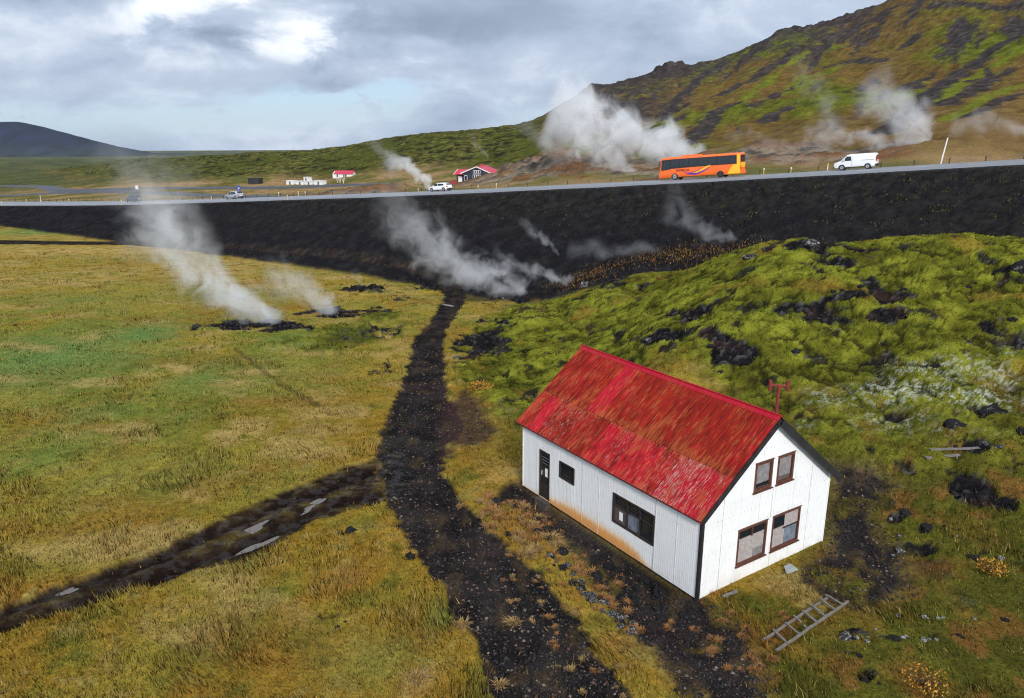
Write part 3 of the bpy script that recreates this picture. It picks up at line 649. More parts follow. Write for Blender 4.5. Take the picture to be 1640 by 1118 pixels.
quads = np.stack([idx[:-1, :-1], idx[:-1, 1:], idx[1:, 1:], idx[1:, :-1]], -1).reshape(-1, 4)
Pn = np.stack([gx, gy, gz], -1)
e1 = Pn[quads[:, 2]] - Pn[quads[:, 0]]; e2 = Pn[quads[:, 3]] - Pn[quads[:, 1]]
fn = np.cross(e1, e2); vn = np.zeros_like(Pn)
for j in range(4): np.add.at(vn, quads[:, j], fn)
vn /= np.linalg.norm(vn, axis=1, keepdims=True)

def ground_material():
    m_ = bpy.data.materials.new('ground_cover'); m_.use_nodes = True
    t = NT(m_.node_tree); b = t.n['Principled BSDF']
    P = t.coord('Object')
    col = t.attr('col', out='Color'); grav = t.attr('gravel'); moss = t.attr('moss'); mudf = t.attr('mud')
    dist = t.vmath('LENGTH', P)
    nearf = t.step(dist, 25, 110, 1.0, 0.25)
    n_a = t.noise(P, 9.0, 3, .65); na_ = t.n[-1]; n_b = t.noise(P, 2.2, 4, .6); n_c = t.noise(P, 34.0, 2, .65)
    farn = t.noise(P, .32, 5, .68)
    mul = t.math('ADD', t.step(n_a, .25, .75, .62, 1.38, smooth=False), t.math('MULTIPLY', t.math('SUBTRACT', n_c, .5), 1.1))
    mul = t.math('MULTIPLY', mul, t.step(n_b, .28, .72, .72, 1.28, smooth=False))
    mul = t.math('MULTIPLY', mul, t.mixf(t.step(dist, 100, 220), 1.0, t.step(farn, .3, .7, .55, 1.5, smooth=False)))
    mul = t.math('MAXIMUM', mul, .12)
    c0 = t.vmath('SCALE', col, scale=mul)
    # slightly different hue from blade to blade / tuft to tuft
    hue = na_.outputs[1]
    c0 = t.mix(.28, c0, t.vmath('MULTIPLY', c0, t.vmath('SCALE', hue, scale=2.0)))
    # loose stones in the gravel: pale chips over black slag
    v1 = t.node('ShaderNodeTexVoronoi'); t.put(v1.inputs['Vector'], P); v1.inputs['Scale'].default_value = 13.0
    chip = v1.outputs['Distance']; cr, cg, cb = t.sep(v1.outputs['Color'])
    isch = t.math('MULTIPLY', t.step(chip, .34, .22), t.step(t.math('ADD', cr, t.math('MULTIPLY', t.math('SUBTRACT', n_b, .5), 1.2)), .70, .80))
    v2 = t.node('ShaderNodeTexVoronoi'); t.put(v2.inputs['Vector'], P); v2.inputs['Scale'].default_value = 31.0
    chip2 = v2.outputs['Distance']; c2r, _, _ = t.sep(v2.outputs['Color'])
    isch2 = t.math('MULTIPLY', t.step(chip2, .36, .22), t.step(c2r, .78, .86))
    chips = t.math('MAXIMUM', isch, t.math('MULTIPLY', isch2, .7))
    stone = t.mix(cg, (.055, .048, .044), (.20, .15, .11))
    cg2 = t.mix(t.math('MULTIPLY', chips, t.math('MULTIPLY', grav, .55)), c0, stone)
    t.l.new(cg2, b.inputs['Base Color'])
    wet = t.math('MULTIPLY', mudf, t.step(n_b, .45, .6))
    rgh = t.mixf(wet, t.mixf(grav, .95, .8), .55)
    t.l.new(rgh, b.inputs['Roughness'])
    t.put(b.inputs['Specular IOR Level'], t.math('MULTIPLY', wet, .16))
    t.put(b.inputs['Sheen Weight'], t.math('MULTIPLY', moss, .0))
    hgt = t.math('ADD', t.math('MULTIPLY', n_a, .5), t.math('MULTIPLY', n_c, .22))
    hgt = t.math('ADD', hgt, t.math('MULTIPLY', n_b, t.mixf(moss, .3, 1.1)))
    hgt = t.math('ADD', hgt, t.math('MULTIPLY', t.math('MULTIPLY', chips, grav), .28))
    hgt = t.math('ADD', hgt, t.math('MULTIPLY', t.step(dist, 110, 200), t.math('MULTIPLY', farn, 9.0)))
    t.l.new(t.bump(hgt, .8, .16), b.inputs['Normal'])
    return m_
M = {'ground': ground_material()}

def ground_piece(name, faces):
    used, inv = np.unique(faces.ravel(), return_inverse=True)
    me = bpy.data.meshes.new(name); nf = len(faces)
    me.vertices.add(len(used)); me.vertices.foreach_set('co', Pn[used].astype(np.float32).ravel())
    me.loops.add(nf * 4); me.loops.foreach_set('vertex_index', inv.astype(np.int32))
    me.polygons.add(nf); me.polygons.foreach_set('loop_start', np.arange(0, nf * 4, 4, dtype=np.int32))
    me.update(calc_edges=True)
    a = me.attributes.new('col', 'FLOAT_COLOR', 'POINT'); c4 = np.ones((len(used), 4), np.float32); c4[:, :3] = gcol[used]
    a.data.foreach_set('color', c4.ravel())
    for nm, ar in (('gravel', ggrav), ('moss', gmoss), ('mud', gmud)):
        a = me.attributes.new(nm, 'FLOAT', 'POINT'); a.data.foreach_set('value', ar[used].astype(np.float32))
    me.polygons.foreach_set('use_smooth', np.ones(nf, bool))
    me.normals_split_custom_set_from_vertices(vn[used].astype(np.float32))
    me.materials.append(M['ground'])
    o = bpy.data.objects.new(name, me); COL.objects.link(o); o['kind'] = 'structure'
    return o
# a face goes to the region most of its corners belong to; ragged specks are smoothed away
freg = greg[quads[:, 0]].astype(np.int8).reshape(NY - 1, NX - 1)
for _ in range(2):
    votes = np.stack([np.pad(freg, 1, mode='edge')[a:a + NY - 1, b_:b_ + NX - 1] for a in range(3) for b_ in range(3)])
    cnt = np.stack([(votes == r_).sum(0) for r_ in range(10)]); freg = cnt.argmax(0).astype(np.int8)
freg = freg.ravel()
GROUND = {}
for r_, nm, lb in ((0, 'meadow', 'ochre and green grass meadow left of the black track'), (1, 'gravel_track', 'black gravel track winding past the white house'),
                   (2, 'mud_track', 'rutted brown mud track joining from the left'), (3, 'embankment', 'black slag bank carrying the main road'),
                   (4, 'lava_field', 'bright green moss over lava behind the white house'), (5, 'hill', 'low dark green hill behind the red-roofed lodge'),
                   (6, 'roadside_field', 'tan field and bleached clay beyond the main road'), (7, 'gravel_yard', 'dark stony ground round the white house'),
                   (8, 'plain', 'far green plain at the left'), (9, 'mountain', 'steep green and brown mountainside at the right')):
    fs = quads[freg == r_]
    if len(fs): GROUND[nm] = tag(ground_piece(nm, fs), lb)
print('ground built', round(time.time() - T0, 1))

# far mountain at the left edge of the plain
def far_mountain():
    xs = np.linspace(-4600, -1850, 220); ys = np.linspace(3300, 5200, 90)
    X, Y = np.meshgrid(xs, ys)
    prof = np.interp(X, [-4600, -3900, -3177, -2883, -2690, -2600, -2490, -2293, -2129, -1950, -1850], [-95, -20, 20, 62, 82, 83, 60, 0, -52, -96, -98])
    cross = np.exp(-((Y - 4170) / 420) ** 2)
    rid = 1 - np.abs(fbm(X / 210, Y / 500, 131, 5)) * 2
    Z = -98 + (prof + 98) * cross * (1 - .32 * (1 - cross) * (1 - rid)) + 22 * cross * (1 - cross) * 4 * (rid - .55) * .5
    v_ = np.stack([X, Y, Z], -1).reshape(-1, 3); k = np.arange(v_.shape[0]).reshape(X.shape)
    q_ = np.stack([k[:-1, :-1], k[:-1, 1:], k[1:, 1:], k[1:, :-1]], -1).reshape(-1, 4)
    me = bpy.data.meshes.new('far_mountain'); me.from_pydata(v_.tolist(), [], q_.tolist()); me.shade_smooth()
    mt = bpy.data.materials.new('far_rock'); mt.use_nodes = True; t = NT(mt.node_tree); b = t.n['Principled BSDF']
    P = t.coord('Object'); x_, y_, z_ = t.sep(P)
    nn = t.noise(t.vmath('MULTIPLY', P, (1, .35, .5)), .012, 6, .65)
    low = t.step(t.math('ADD', z_, t.math('MULTIPLY', nn, 120)), 70, -30)
    c = t.mix(low, (.010, .013, .032), (.026, .033, .036))
    t.l.new(t.vmath('SCALE', c, scale=t.step(nn, .35, .65, .6, 1.5)), b.inputs['Base Color']); b.inputs['Roughness'].default_value = 1; b.inputs['Specular IOR Level'].default_value = 0
    me.materials.append(mt)
    return tag(link('far_mountain', me), 'dark blue mountain on the horizon at the left edge', kind='structure')
far_mountain()
# ------------------------------------------------------------------ the main road
def asphalt(name, base, rough):
    m_ = bpy.data.materials.new(name); m_.use_nodes = True; t = NT(m_.node_tree); b = t.n['Principled BSDF']
    P = t.coord('Object'); n_ = t.noise(P, .35, 5, .6); n2_ = t.noise(P, 14, 3, .6)
    c = t.vmath('SCALE', t.mix(n_, base, [q * 1.35 for q in base]), scale=t.step(n2_, .3, .7, .8, 1.2))
    t.l.new(c, b.inputs['Base Color']); t.l.new(t.step(n_, .3, .7, rough - .08, rough + .12), b.inputs['Roughness'])
    t.l.new(t.bump(n2_, .25, .01), b.inputs['Normal']); return m_
M['asphalt'] = asphalt('damp_asphalt', (.15, .158, .172), .42)
M['old_asphalt'] = asphalt('dark_asphalt', (.035, .036, .042), .6)
M['line'] = material('road_paint', (.78, .78, .75), .6, vary=.12)
def strip(d0, d1, z, s0, s1, step=4.0):
    mb = MB(); n = max(2, int((s1 - s0) / step))
    for i in range(n + 1):
        s_ = s0 + (s1 - s0) * i / n
        for d_ in (d0, d1):
            q_ = road_pt(s_, d_); mb.v.append((q_[0], q_[1], q_[2] + z))
    mb.f = [(2 * i, 2 * i + 1, 2 * i + 3, 2 * i + 2) for i in range(n)]
    return mb
mb = strip(ROAD_FAR, ROAD_NEAR, .10, -780, 215)
k0 = len(mb.v); sk = strip(ROAD_NEAR, ROAD_NEAR + .8, 0, -780, 215)
for i in range(0, len(sk.v), 2): sk.v[i] = (sk.v[i][0], sk.v[i][1], sk.v[i][2] + .10); sk.v[i + 1] = (sk.v[i + 1][0], sk.v[i + 1][1], sk.v[i + 1][2] - .35)
mb.add(sk.v, sk.f)
sk = strip(ROAD_FAR - .8, ROAD_FAR, 0, -780, 215)
for i in range(0, len(sk.v), 2): sk.v[i] = (sk.v[i][0], sk.v[i][1], sk.v[i][2] - .35); sk.v[i + 1] = (sk.v[i + 1][0], sk.v[i + 1][1], sk.v[i + 1][2] + .10)
mb.add(sk.v, sk.f)
road = tag(mb.build('road', M['asphalt']), 'damp grey main road climbing to the right', kind='structure')
for d_ in (ROAD_NEAR - .55, ROAD_FAR + .35):
    strip(d_ - .09, d_ + .09, .106, -780, 215).build('edge_line', M['line'], road)
dash = MB()
for i in range(-60, 36):
    sd_ = strip(1.95, 2.10, .106, i * 6., i * 6. + 3, 3); dash.add(sd_.v, sd_.f)
o = dash.build('lane_dashes', M['line'], road); o['kind'] = 'stuff'
dash = MB(); sd_ = strip(4.55, 4.69, .106, -780, 215); dash.add(sd_.v, sd_.f); dash.build('lane_line', M['line'], road)

def on_ground_strip(name, pts, half, mat, label, lift=.12, n=60):
    pts = np.asarray(pts, float); L_ = np.r_[0, np.cumsum(np.hypot(*np.diff(pts, axis=0).T))]
    ss = np.linspace(0, L_[-1], n); px = np.interp(ss, L_, pts[:, 0]); py = np.interp(ss, L_, pts[:, 1])
    for _ in range(6):
        px[1:-1] = (px[:-2] + 2 * px[1:-1] + px[2:]) / 4; py[1:-1] = (py[:-2] + 2 * py[1:-1] + py[2:]) / 4
    tx, ty = np.gradient(px), np.gradient(py); l_ = np.hypot(tx, ty); nx_, ny_ = -ty / l_, tx / l_
    zc = base_height(px, py)[0]; zc = np.convolve(np.pad(zc, 3, mode='edge'), np.ones(7) / 7, 'valid')
    mb = MB()
    for i in range(n):
        for d_, dz_ in ((-half - 2.5, -.9), (-half, lift), (half, lift), (half + 2.5, -.9)):
            mb.v.append((px[i] + nx_[i] * d_, py[i] + ny_[i] * d_, zc[i] + .25 + dz_))
    for i in range(n - 1):
        for j in range(3): mb.f.append((4 * i + j, 4 * i + j + 1, 4 * i + j + 5, 4 * i + j + 4))
    return tag(mb.build(name, mat), label, kind='structure')
on_ground_strip('branch_road', [[-330, 452], [-284, 432], [-240, 400], [-190, 330], [-160, 306], [-139, 296], [-117, 294], [-99, 290], [-78, 283], [-59, 279], [-45, 268], [-36, 250]], 3.2, M['old_asphalt'], 'dark branch road curving past the white sheds')
on_ground_strip('slip_road', [[-260, 312], [-229, 322], [-210, 326], [-190, 320], [-174, 310], [-150, 292], [-120, 268], [-101, 252], [-82, 236], [-66, 224]], 3.2, M['old_asphalt'], 'dark slip road joining the main road at the left')
# ------------------------------------------------------------------ the corrugated house
def wall_paint():
    m_ = bpy.data.materials.new('white_corrugated_paint'); m_.use_nodes = True; t = NT(m_.node_tree); b = t.n['Principled BSDF']
    P = t.coord('Object'); x_, y_, z_ = t.sep(P)
    big = t.noise(P, .9, 4, .6); fine = t.noise(t.vmath('MULTIPLY', P, (6, 6, 1.1)), 2.0, 4, .6)
    base = t.mix(t.step(t.math('ADD', t.math('MULTIPLY', big, .5), t.math('MULTIPLY', fine, .5)), .42, .68), (.80, .815, .82), (.73, .745, .735))
    # rust creeping up from the bottom edge of the long wall
    zz = t.math('ADD', z_, t.math('MULTIPLY', t.math('SUBTRACT', fine, .5), .45))
    hgt = t.math('MULTIPLY', t.math('MULTIPLY', t.step(y_, 1.2, 3.6), t.step(y_, 9.9, 6.2, .35, 1.0)), t.step(x_, .25, .1))
    lim = t.math('ADD', .05, t.math('MULTIPLY', hgt, .62))
    rr = t.step(t.math('DIVIDE', zz, lim), 1.35, -.15)
    rust = t.math('MULTIPLY', rr, t.math('ADD', .08, t.math('MULTIPLY', hgt, .92)))
    rc = t.mix(t.step(rust, .25, .85), (.80, .54, .26), (.70, .27, .025))
    c = t.mix(t.math('MULTIPLY', t.step(rust, .08, .7), .95, clamp=True), base, rc)
    # thin runs below nails and sills
    run = t.noise(t.vmath('MULTIPLY', P, (9, 9, .55)), 1.6, 3, .5)
    c = t.mix(t.math('MULTIPLY', t.step(run, .68, .78), .22), c, (.46, .26, .13))
    dirt = t.math('MULTIPLY', t.step(z_, .5, .0), t.step(big, .35, .65))
    c = t.mix(t.math('MULTIPLY', dirt, .3), c, (.40, .33, .24))
    t.l.new(c, b.inputs['Base Color']); t.l.new(t.mixf(rust, .42, .8), b.inputs['Roughness'])
    return m_
def roof_paint(name='red_roof_paint', cap=False):
    m_ = bpy.data.materials.new(name); m_.use_nodes = True; t = NT(m_.node_tree); b = t.n['Principled BSDF']
    P = t.coord('Object'); x_, y_, z_ = t.sep(P)
    oc = t.node('ShaderNodeObjectInfo').outputs['Color']; pink, flake, shade = t.sep(oc)
    w_ = t.math('MULTIPLY', z_, 1.28)
    st = t.comb(t.math('MULTIPLY', y_, 12.0), t.math('MULTIPLY', w_, 1.7), t.math('MULTIPLY', shade, 2.0))
    s1 = t.noise(st, 1.0, 6, .66); s2 = t.noise(t.vmath('ADD', t.vmath('MULTIPLY', st, (1.7, 1.9, 3)), (9, 4, 2)), 1.0, 5, .66)
    blot = t.noise(t.comb(t.math('MULTIPLY', y_, 1.1), w_, t.math('MULTIPLY', shade, .8)), 1.3, 4, .62)
    dull = t.mix(t.step(s1, .35, .65), (.150, .0085, .0055), (.285, .017, .008))
    crim = t.mix(t.step(s2, .35, .65), (.30, .007, .012), (.46, .012, .030))
    k = t.step(t.math('ADD', t.math('ADD', t.math('MULTIPLY', s1, .8), t.math('MULTIPLY', blot, .45)), t.math('MULTIPLY', t.math('SUBTRACT', pink, .5), .55)), .58, .72)
    c = t.mix(k, dull, crim)
    lap = t.math('MULTIPLY', t.step(z_, 4.30, 4.05), t.step(z_, 3.85, 4.0))             # rust gathers below the lap of the two courses
    ru = t.step(t.math('ADD', t.math('ADD', s2, t.math('MULTIPLY', t.math('SUBTRACT', blot, .5), .8)), t.math('MULTIPLY', lap, .12)), .50, .60)
    c = t.mix(t.math('MULTIPLY', ru, .55), c, t.mix(t.step(s1, .4, .6), (.20, .050, .016), (.36, .105, .028)))
    dk = t.step(t.math('SUBTRACT', t.math('ADD', s1, t.math('MULTIPLY', blot, .4)), t.math('MULTIPLY', lap, .08)), .62, .50)
    c = t.mix(t.math('MULTIPLY', dk, .62), c, (.080, .008, .007))
    fl = t.step(t.math('ADD', t.noise(t.vmath('MULTIPLY', st, (2.6, 2.8, 3)), 1.0, 5, .68), t.math('MULTIPLY', t.math('SUBTRACT', flake, .5), .45)), .60, .67)
    c = t.mix(t.math('MULTIPLY', fl, .58), c, t.mix(t.step(s2, .4, .6), (.33, .14, .09), (.47, .38, .35)))
    if cap: c = t.mix(.6, c, (.38, .010, .028))
    c = t.vmath('SCALE', c, scale=t.mixf(shade, .90, 1.08))
    t.l.new(c, b.inputs['Base Color']); t.l.new(t.mixf(k, .75, .5), b.inputs['Roughness'])
    b.inputs['Specular IOR Level'].default_value = .1
    return m_
M['wall'] = wall_paint(); M['roof'] = roof_paint(); M['ridge'] = roof_paint('ridge_paint', True)
M['blacktrim'] = material('black_trim', (.016, .015, .016), .6, vary=.35, vscale=6)
M['brownframe'] = material('brown_frame', (.095, .034, .020), .65, vary=.4, vscale=9)
M['darkframe'] = material('dark_frame', (.026, .018, .017), .6, vary=.3, vscale=9)
M['glass'] = material('dark_glass', (.012, .016, .022), .12, spec=.6)
M['haze_glass'] = material('clouded_glass', (.16, .19, .24), .3, vary=.35, vscale=5)
M['plywood'] = material('weathered_board', (.33, .30, .29), .8, vary=.22, vscale=7, bump=(30, .2, .004))
M['greyboard'] = material('grey_board', (.20, .19, .19), .8, vary=.3, vscale=8)
M['brownboard'] = material('brown_board', (.085, .065, .058), .8, vary=.3, vscale=8)
M['paper'] = material('paper', (.78, .79, .80), .8)
M['found'] = material('old_foundation', (.055, .042, .038), .95, vary=.5, vscale=4, bump=(6, .6, .05))
M['redpipe'] = material('rusty_red_pipe', (.17, .020, .014), .8, vary=.35, vscale=7)
M['nail'] = material('nail_heads', (.25, .20, .17), .6)
M['pipewhite'] = material('white_metal', (.72, .73, .74), .45, vary=.1)

house = empty('house', (HOUSE_O[0], HOUSE_O[1], 0), HOUSE_YAW)
tag(house, 'white corrugated house with a rusty red roof, beside the gravel track', 'house')
PITCH, AMP = .088, .0038
def corrugated(u0, u1, top, openings, place, sub=4, z0=0.0, amp=AMP):
    """strip of corrugated sheet: place(u, z, off) -> point"""
    mb = MB(); n = max(1, int(round((u1 - u0) / PITCH * sub)))
    us = [u0 + (u1 - u0) * i / n for i in range(n + 1)]
    cuts = sorted({round(q_, 4) for o_ in openings for q_ in (o_[0], o_[1]) if u0 < q_ < u1})
    us = sorted(set(round(q_, 4) for q_ in us) | set(cuts))
    for a, b_ in zip(us[:-1], us[1:]):
        if b_ - a < 1e-5: continue
        mid = (a + b_) / 2; ta, tb = top(a), top(b_)
        segs = [[z0, None]]
        for (oa, ob, za, zb) in sorted(openings, key=lambda q_: q_[2]):
            if oa < mid < ob:
                segs[-1][1] = za; segs.append([zb, None])
        oa_, ob_ = amp * math.cos(2 * math.pi * a / PITCH), amp * math.cos(2 * math.pi * b_ / PITCH)
        for lo, hi in segs:
            h1, h2 = (ta, tb) if hi is None else (hi, hi)
            mb.add([place(a, lo, oa_), place(b_, lo, ob_), place(b_, h2, ob_), place(a, h1, oa_)], [(0, 1, 2, 3)])
    return mb
def weld(o, dist=.0005):
    bm = bmesh.new(); bm.from_mesh(o.data); bmesh.ops.remove_doubles(bm, verts=bm.verts, dist=dist); bmesh.ops.recalc_face_normals(bm, faces=bm.faces); bm.to_mesh(o.data); bm.free()
    o.data.shade_smooth(); return o

# openings: long wall (y0, y1, z0, z1), gable (x0, x1, z0, z1)
DOOR = (8.10, 8.80, .05, 2.12); WIN_S = (6.50, 7.45, 1.40, 2.10); WIN_B = (2.09, 4.22, .92, 2.06)
G_UL, G_UR = (2.30, 3.16, 3.17, 4.17), (3.42, 4.27, 3.17, 4.16)
G_LL, G_LR = (1.72, 3.16, .64, 1.94), (3.45, 4.93, .64, 1.94)
def slope_z(x): return HOUSE_E + (HOUSE_A - HOUSE_E) * (1 - abs(x - HOUSE_W / 2) / (HOUSE_W / 2))
# long wall facing the track, sheet by sheet
edges = [0.06] + [round(.06 + i * .99, 3) for i in range(1, 10)] + [9.97]
lw = empty('long_wall'); lw.parent = house
for i, (a, b_) in enumerate(zip(edges[:-1], edges[1:])):
    k_ = .008 * (i % 2)
    full = [q_ for q_ in (WIN_B,) if q_[0] <= a and q_[1] >= b_ + .012]
    pl = lambda u, z, o_, k_=k_: (-o_ - .012 - k_, u, z)
    if full:                                                # the wide window cuts this sheet in two
        for lo, hi in ((.0, full[0][2]), (full[0][3], HOUSE_E - .02)):
            weld(corrugated(a, b_ + .012, lambda u: hi, [], pl, z0=lo).build('wall_sheet', M['wall'], lw))
    else:
        weld(corrugated(a, b_ + .012, lambda u: HOUSE_E - .02, [DOOR, WIN_S, WIN_B], pl, z0=.0).build('wall_sheet', M['wall'], lw))
edges = [.05, .9, 1.79, 2.68, 3.57, 4.46, 5.35, HOUSE_W]
gw = empty('gable_wall'); gw.parent = house
for i, (a, b_) in enumerate(zip(edges[:-1], edges[1:])):
    k_ = .008 * (i % 2)
    weld(corrugated(a, min(b_ + .012, HOUSE_W), lambda u: slope_z(u) - .03, [G_UL, G_UR, G_LL, G_LR], lambda u, z, o_, k_=k_: (u, -o_ - .012 - k_, z)).build('wall_sheet', M['wall'], gw))
weld(corrugated(0, 10, lambda u: HOUSE_E - .02, [], lambda u, z, o_: (HOUSE_W + .012 + o_, u, z), sub=3).build('rear_wall', M['wall'], house))
weld(corrugated(0.05, HOUSE_W - .05, lambda u: slope_z(u) - .03, [], lambda u, z, o_: (u, HOUSE_L + .012 + o_, z), sub=3).build('end_wall', M['wall'], house))
M['joint'] = material('sheet_joint', (.50, .49, .48), .7, vary=.3)
for y_ in (1.05, 2.04, 5.01, 6.0, 9.0):
    for lo, hi in (((.02, HOUSE_E - .05),) if y_ != 2.04 else ((.02, HOUSE_E - .05),)): MB().box(-.030, -.012, y_ - .005, y_ + .005, lo, hi).build('sheet_joint', M['joint'], lw)
for x_, z_ in ((.9, slope_z(.9) - .08), (5.35, slope_z(5.35) - .08), (3.30, 3.1)):
    MB().box(x_ - .005, x_ + .005, -.030, -.012, 1.98 if x_ == 3.30 else .02, z_).build('sheet_joint', M['joint'], gw)
# sealed core behind the sheets so that the openings look into a dark room
MB().prism([(.09, .02), (HOUSE_W - .09, .02), (HOUSE_W - .09, HOUSE_E - .14), (HOUSE_W / 2, HOUSE_A - .25), (.09, HOUSE_E - .14)], .09, HOUSE_L - .09, 'y').build('frame_core', M['darkframe'], house)
def nails(name, pts, axis, parent):
    mb = MB()
    for (u, z) in pts:
        r_ = .011
        for _ in (0,):
            ring = [(u + r_ * math.cos(a), z + r_ * math.sin(a)) for a in (0, 1.05, 2.09, 3.14, 4.19, 5.24)]
            if axis == 'x': vs = [(-.030, p_[0], p_[1]) for p_ in ring]
            else: vs = [(p_[0], -.030, p_[1]) for p_ in ring]
            mb.add(vs, [(0, 1, 2, 3, 4, 5)])
    o_ = mb.build(name, M['nail'], parent); o_['kind'] = 'stuff'
def clear(u, z, ops): return all(not (o_[0] - .06 < u < o_[1] + .06 and o_[2] - .06 < z < o_[3] + .06) for o_ in ops)
pts = []
for r_, z in enumerate((.08, .62, 1.16, 1.70, 2.24, 2.74)):
    u = .15
    while u < 9.9:
        if clear(u, z, (DOOR, WIN_S, WIN_B)) and random.random() < .88: pts.append((u, z + random.uniform(-.012, .012)))
        u += PITCH * 2
nails('nail_heads', pts, 'x', lw)
pts = []
for r_, z in enumerate((.06, .52, 1.02, 1.52, 2.05, 2.6, 3.08, 3.6, 4.1, 4.6, 5.05)):
    u = .15
    while u < HOUSE_W - .1:
        if z < slope_z(u) - .15 and clear(u, z, (G_UL, G_UR, G_LL, G_LR)) and random.random() < .88: pts.append((u, z + random.uniform(-.012, .012)))
        u += PITCH * (1 if r_ == 0 else 2)
nails('nail_heads', pts, 'y', gw)

# roof: two courses of sheets on each slope
SL = math.hypot(HOUSE_A - HOUSE_E, HOUSE_W / 2); RX, RZ = HOUSE_W / 2 / SL, (HOUSE_A - HOUSE_E) / SL
OVER = .24
roof = empty('roof'); roof.parent = house
R0, R1 = -.10, HOUSE_L + .26
ncol = 14
for side in (0, 1):
    for i in range(ncol):
        a, b_ = R0 + (R1 - R0) * i / ncol, R0 + (R1 - R0) * (i + 1) / ncol
        for course, (w0, w1) in enumerate(((-OVER, SL * .40), (SL * .40 - .10, SL - .02))):
            jig = random.uniform(-.012, .012); lift = .034 + .012 * course + .004 * (i % 2)
            def place(u, w_, o_, side=side, lift=lift):
                x = w_ * RX; z = HOUSE_E + w_ * RZ; n_ = o_ + lift
                p_ = (x - RZ * n_, u, z + RX * n_)
                return p_ if side == 0 else (HOUSE_W - p_[0], u, p_[2])
            mb = corrugated(a, b_ + .014, lambda u: w1, [], place, z0=w0 + (jig if course == 0 else 0), sub=4 if side == 0 else 2, amp=.0105)
            o_ = weld(mb.build('roof_sheet', M['roof'], roof))
            yc = (a + b_) / 2
            if course == 1:
                pink = .22 + .25 * random.random() + (.5 if abs(yc - 6.95) < .55 else 0) + (.25 if yc < .9 else 0) ; fl = .18 + .18 * random.random()
            else:
                pink = .34 + .42 * random.random() + .3 * max(0, 1 - yc / 3); fl = .40 + .22 * random.random() + .32 * max(0, 1 - abs(yc - 1.5) / 2.2)
            o_.color = (pink, fl, random.random(), 1)
mb = MB()
cap = [(-.13, -.10), (0, .03), (.13, -.10)]
mb.v = [(HOUSE_W / 2 + c_[0], y, HOUSE_A + .07 + c_[1]) for y in (R0 - .02, R1 + .02) for c_ in cap]; mb.f = [(0, 1, 4, 3), (1, 2, 5, 4)]
mb.tube([(HOUSE_W / 2, R0 - .03, HOUSE_A + .115), (HOUSE_W / 2, R1 + .03, HOUSE_A + .115)], .032, 8)
o_ = mb.build('ridge_cap', M['ridge'], roof); o_.color = (.9, .1, .6, 1)
def rafter(w0, w1, side, y0, y1, n0, n1):
    def pt(w_, n_, y):
        x = w_ * RX - RZ * n_; z = HOUSE_E + w_ * RZ + RX * n_
        return (x if side == 0 else HOUSE_W - x, y, z)
    return MB().hexa([pt(w0, n0, y0), pt(w1, n0, y0), pt(w1, n1, y0), pt(w0, n1, y0)], [pt(w0, n0, y1), pt(w1, n0, y1), pt(w1, n1, y1), pt(w0, n1, y1)])
for side in (0, 1):
    yo = R0 - .03 if side == 0 else R0 - .16
    rafter(-OVER + .02 if side == 0 else -OVER - .35, SL - .01, side, yo, yo + .028, -.15 if side == 0 else -.24, .018).build('bargeboard', M['blacktrim'], roof)
    rafter(-OVER + .02, SL - .01, side, R0 - .002, R0 + .06, -.10, .010).build('verge_board', M['blacktrim'], roof)
    rafter(-OVER - .02, -OVER + .01, side, R0 + .02, R1 - .02, -.10, .006).build('eave_board', M['blacktrim'] if side else M['redpipe'], roof)
    rafter(-OVER + .02, SL - .02, side, R1 - .06, R1 - .02, -.12, .010).build('verge_board', M['blacktrim'], roof)
if True:
    rafter(-OVER - .34, -OVER - .005, 1, R0 - .13, R0 + .02, -.10, -.012).build('gutter_end', M['blacktrim'], roof)
# H-shaped flue cowl behind the ridge
fl = MB(); fx, fy = HOUSE_W / 2 + .28, .30
fl.tube([(fx, fy, slope_z(fx) - .05), (fx, fy, 6.52)], .055, 10)
flue = fl.build('flue', M['redpipe'], roof)
cw = MB(); cw.tube([(fx - .21, fy + .14, 6.57), (fx + .21, fy - .14, 6.53)], .045, 10)
for k_ in (-1, 1): cw.tube([(fx + k_ * .235, fy - k_ * .157, 6.55 - .17), (fx + k_ * .235, fy - k_ * .157, 6.55 + .19)], .058, 10)
cw.build('cowl', M['redpipe'], flue)
# black corner board and thin corner flashings
MB().box(-.045, .055, -.04, .075, -.16, HOUSE_E - .04).build('corner_board', M['blacktrim'], house)
MB().box(HOUSE_W - .02, HOUSE_W + .035, -.04, .02, -.02, HOUSE_E - .02).build('corner_flashing', M['wall'], house)
MB().box(-.035, .02, HOUSE_L - .02, HOUSE_L + .03, -.0, HOUSE_E - .02).build('corner_flashing', M['wall'], house)
MB().box(.10, HOUSE_W - .03, .08, HOUSE_L - .1, -.75, -.005).build('foundation', M['found'], house)
MB().box(.07, HOUSE_W, .035, .09, -.3, -.012).build('sill_beam', M['greyboard'], house)

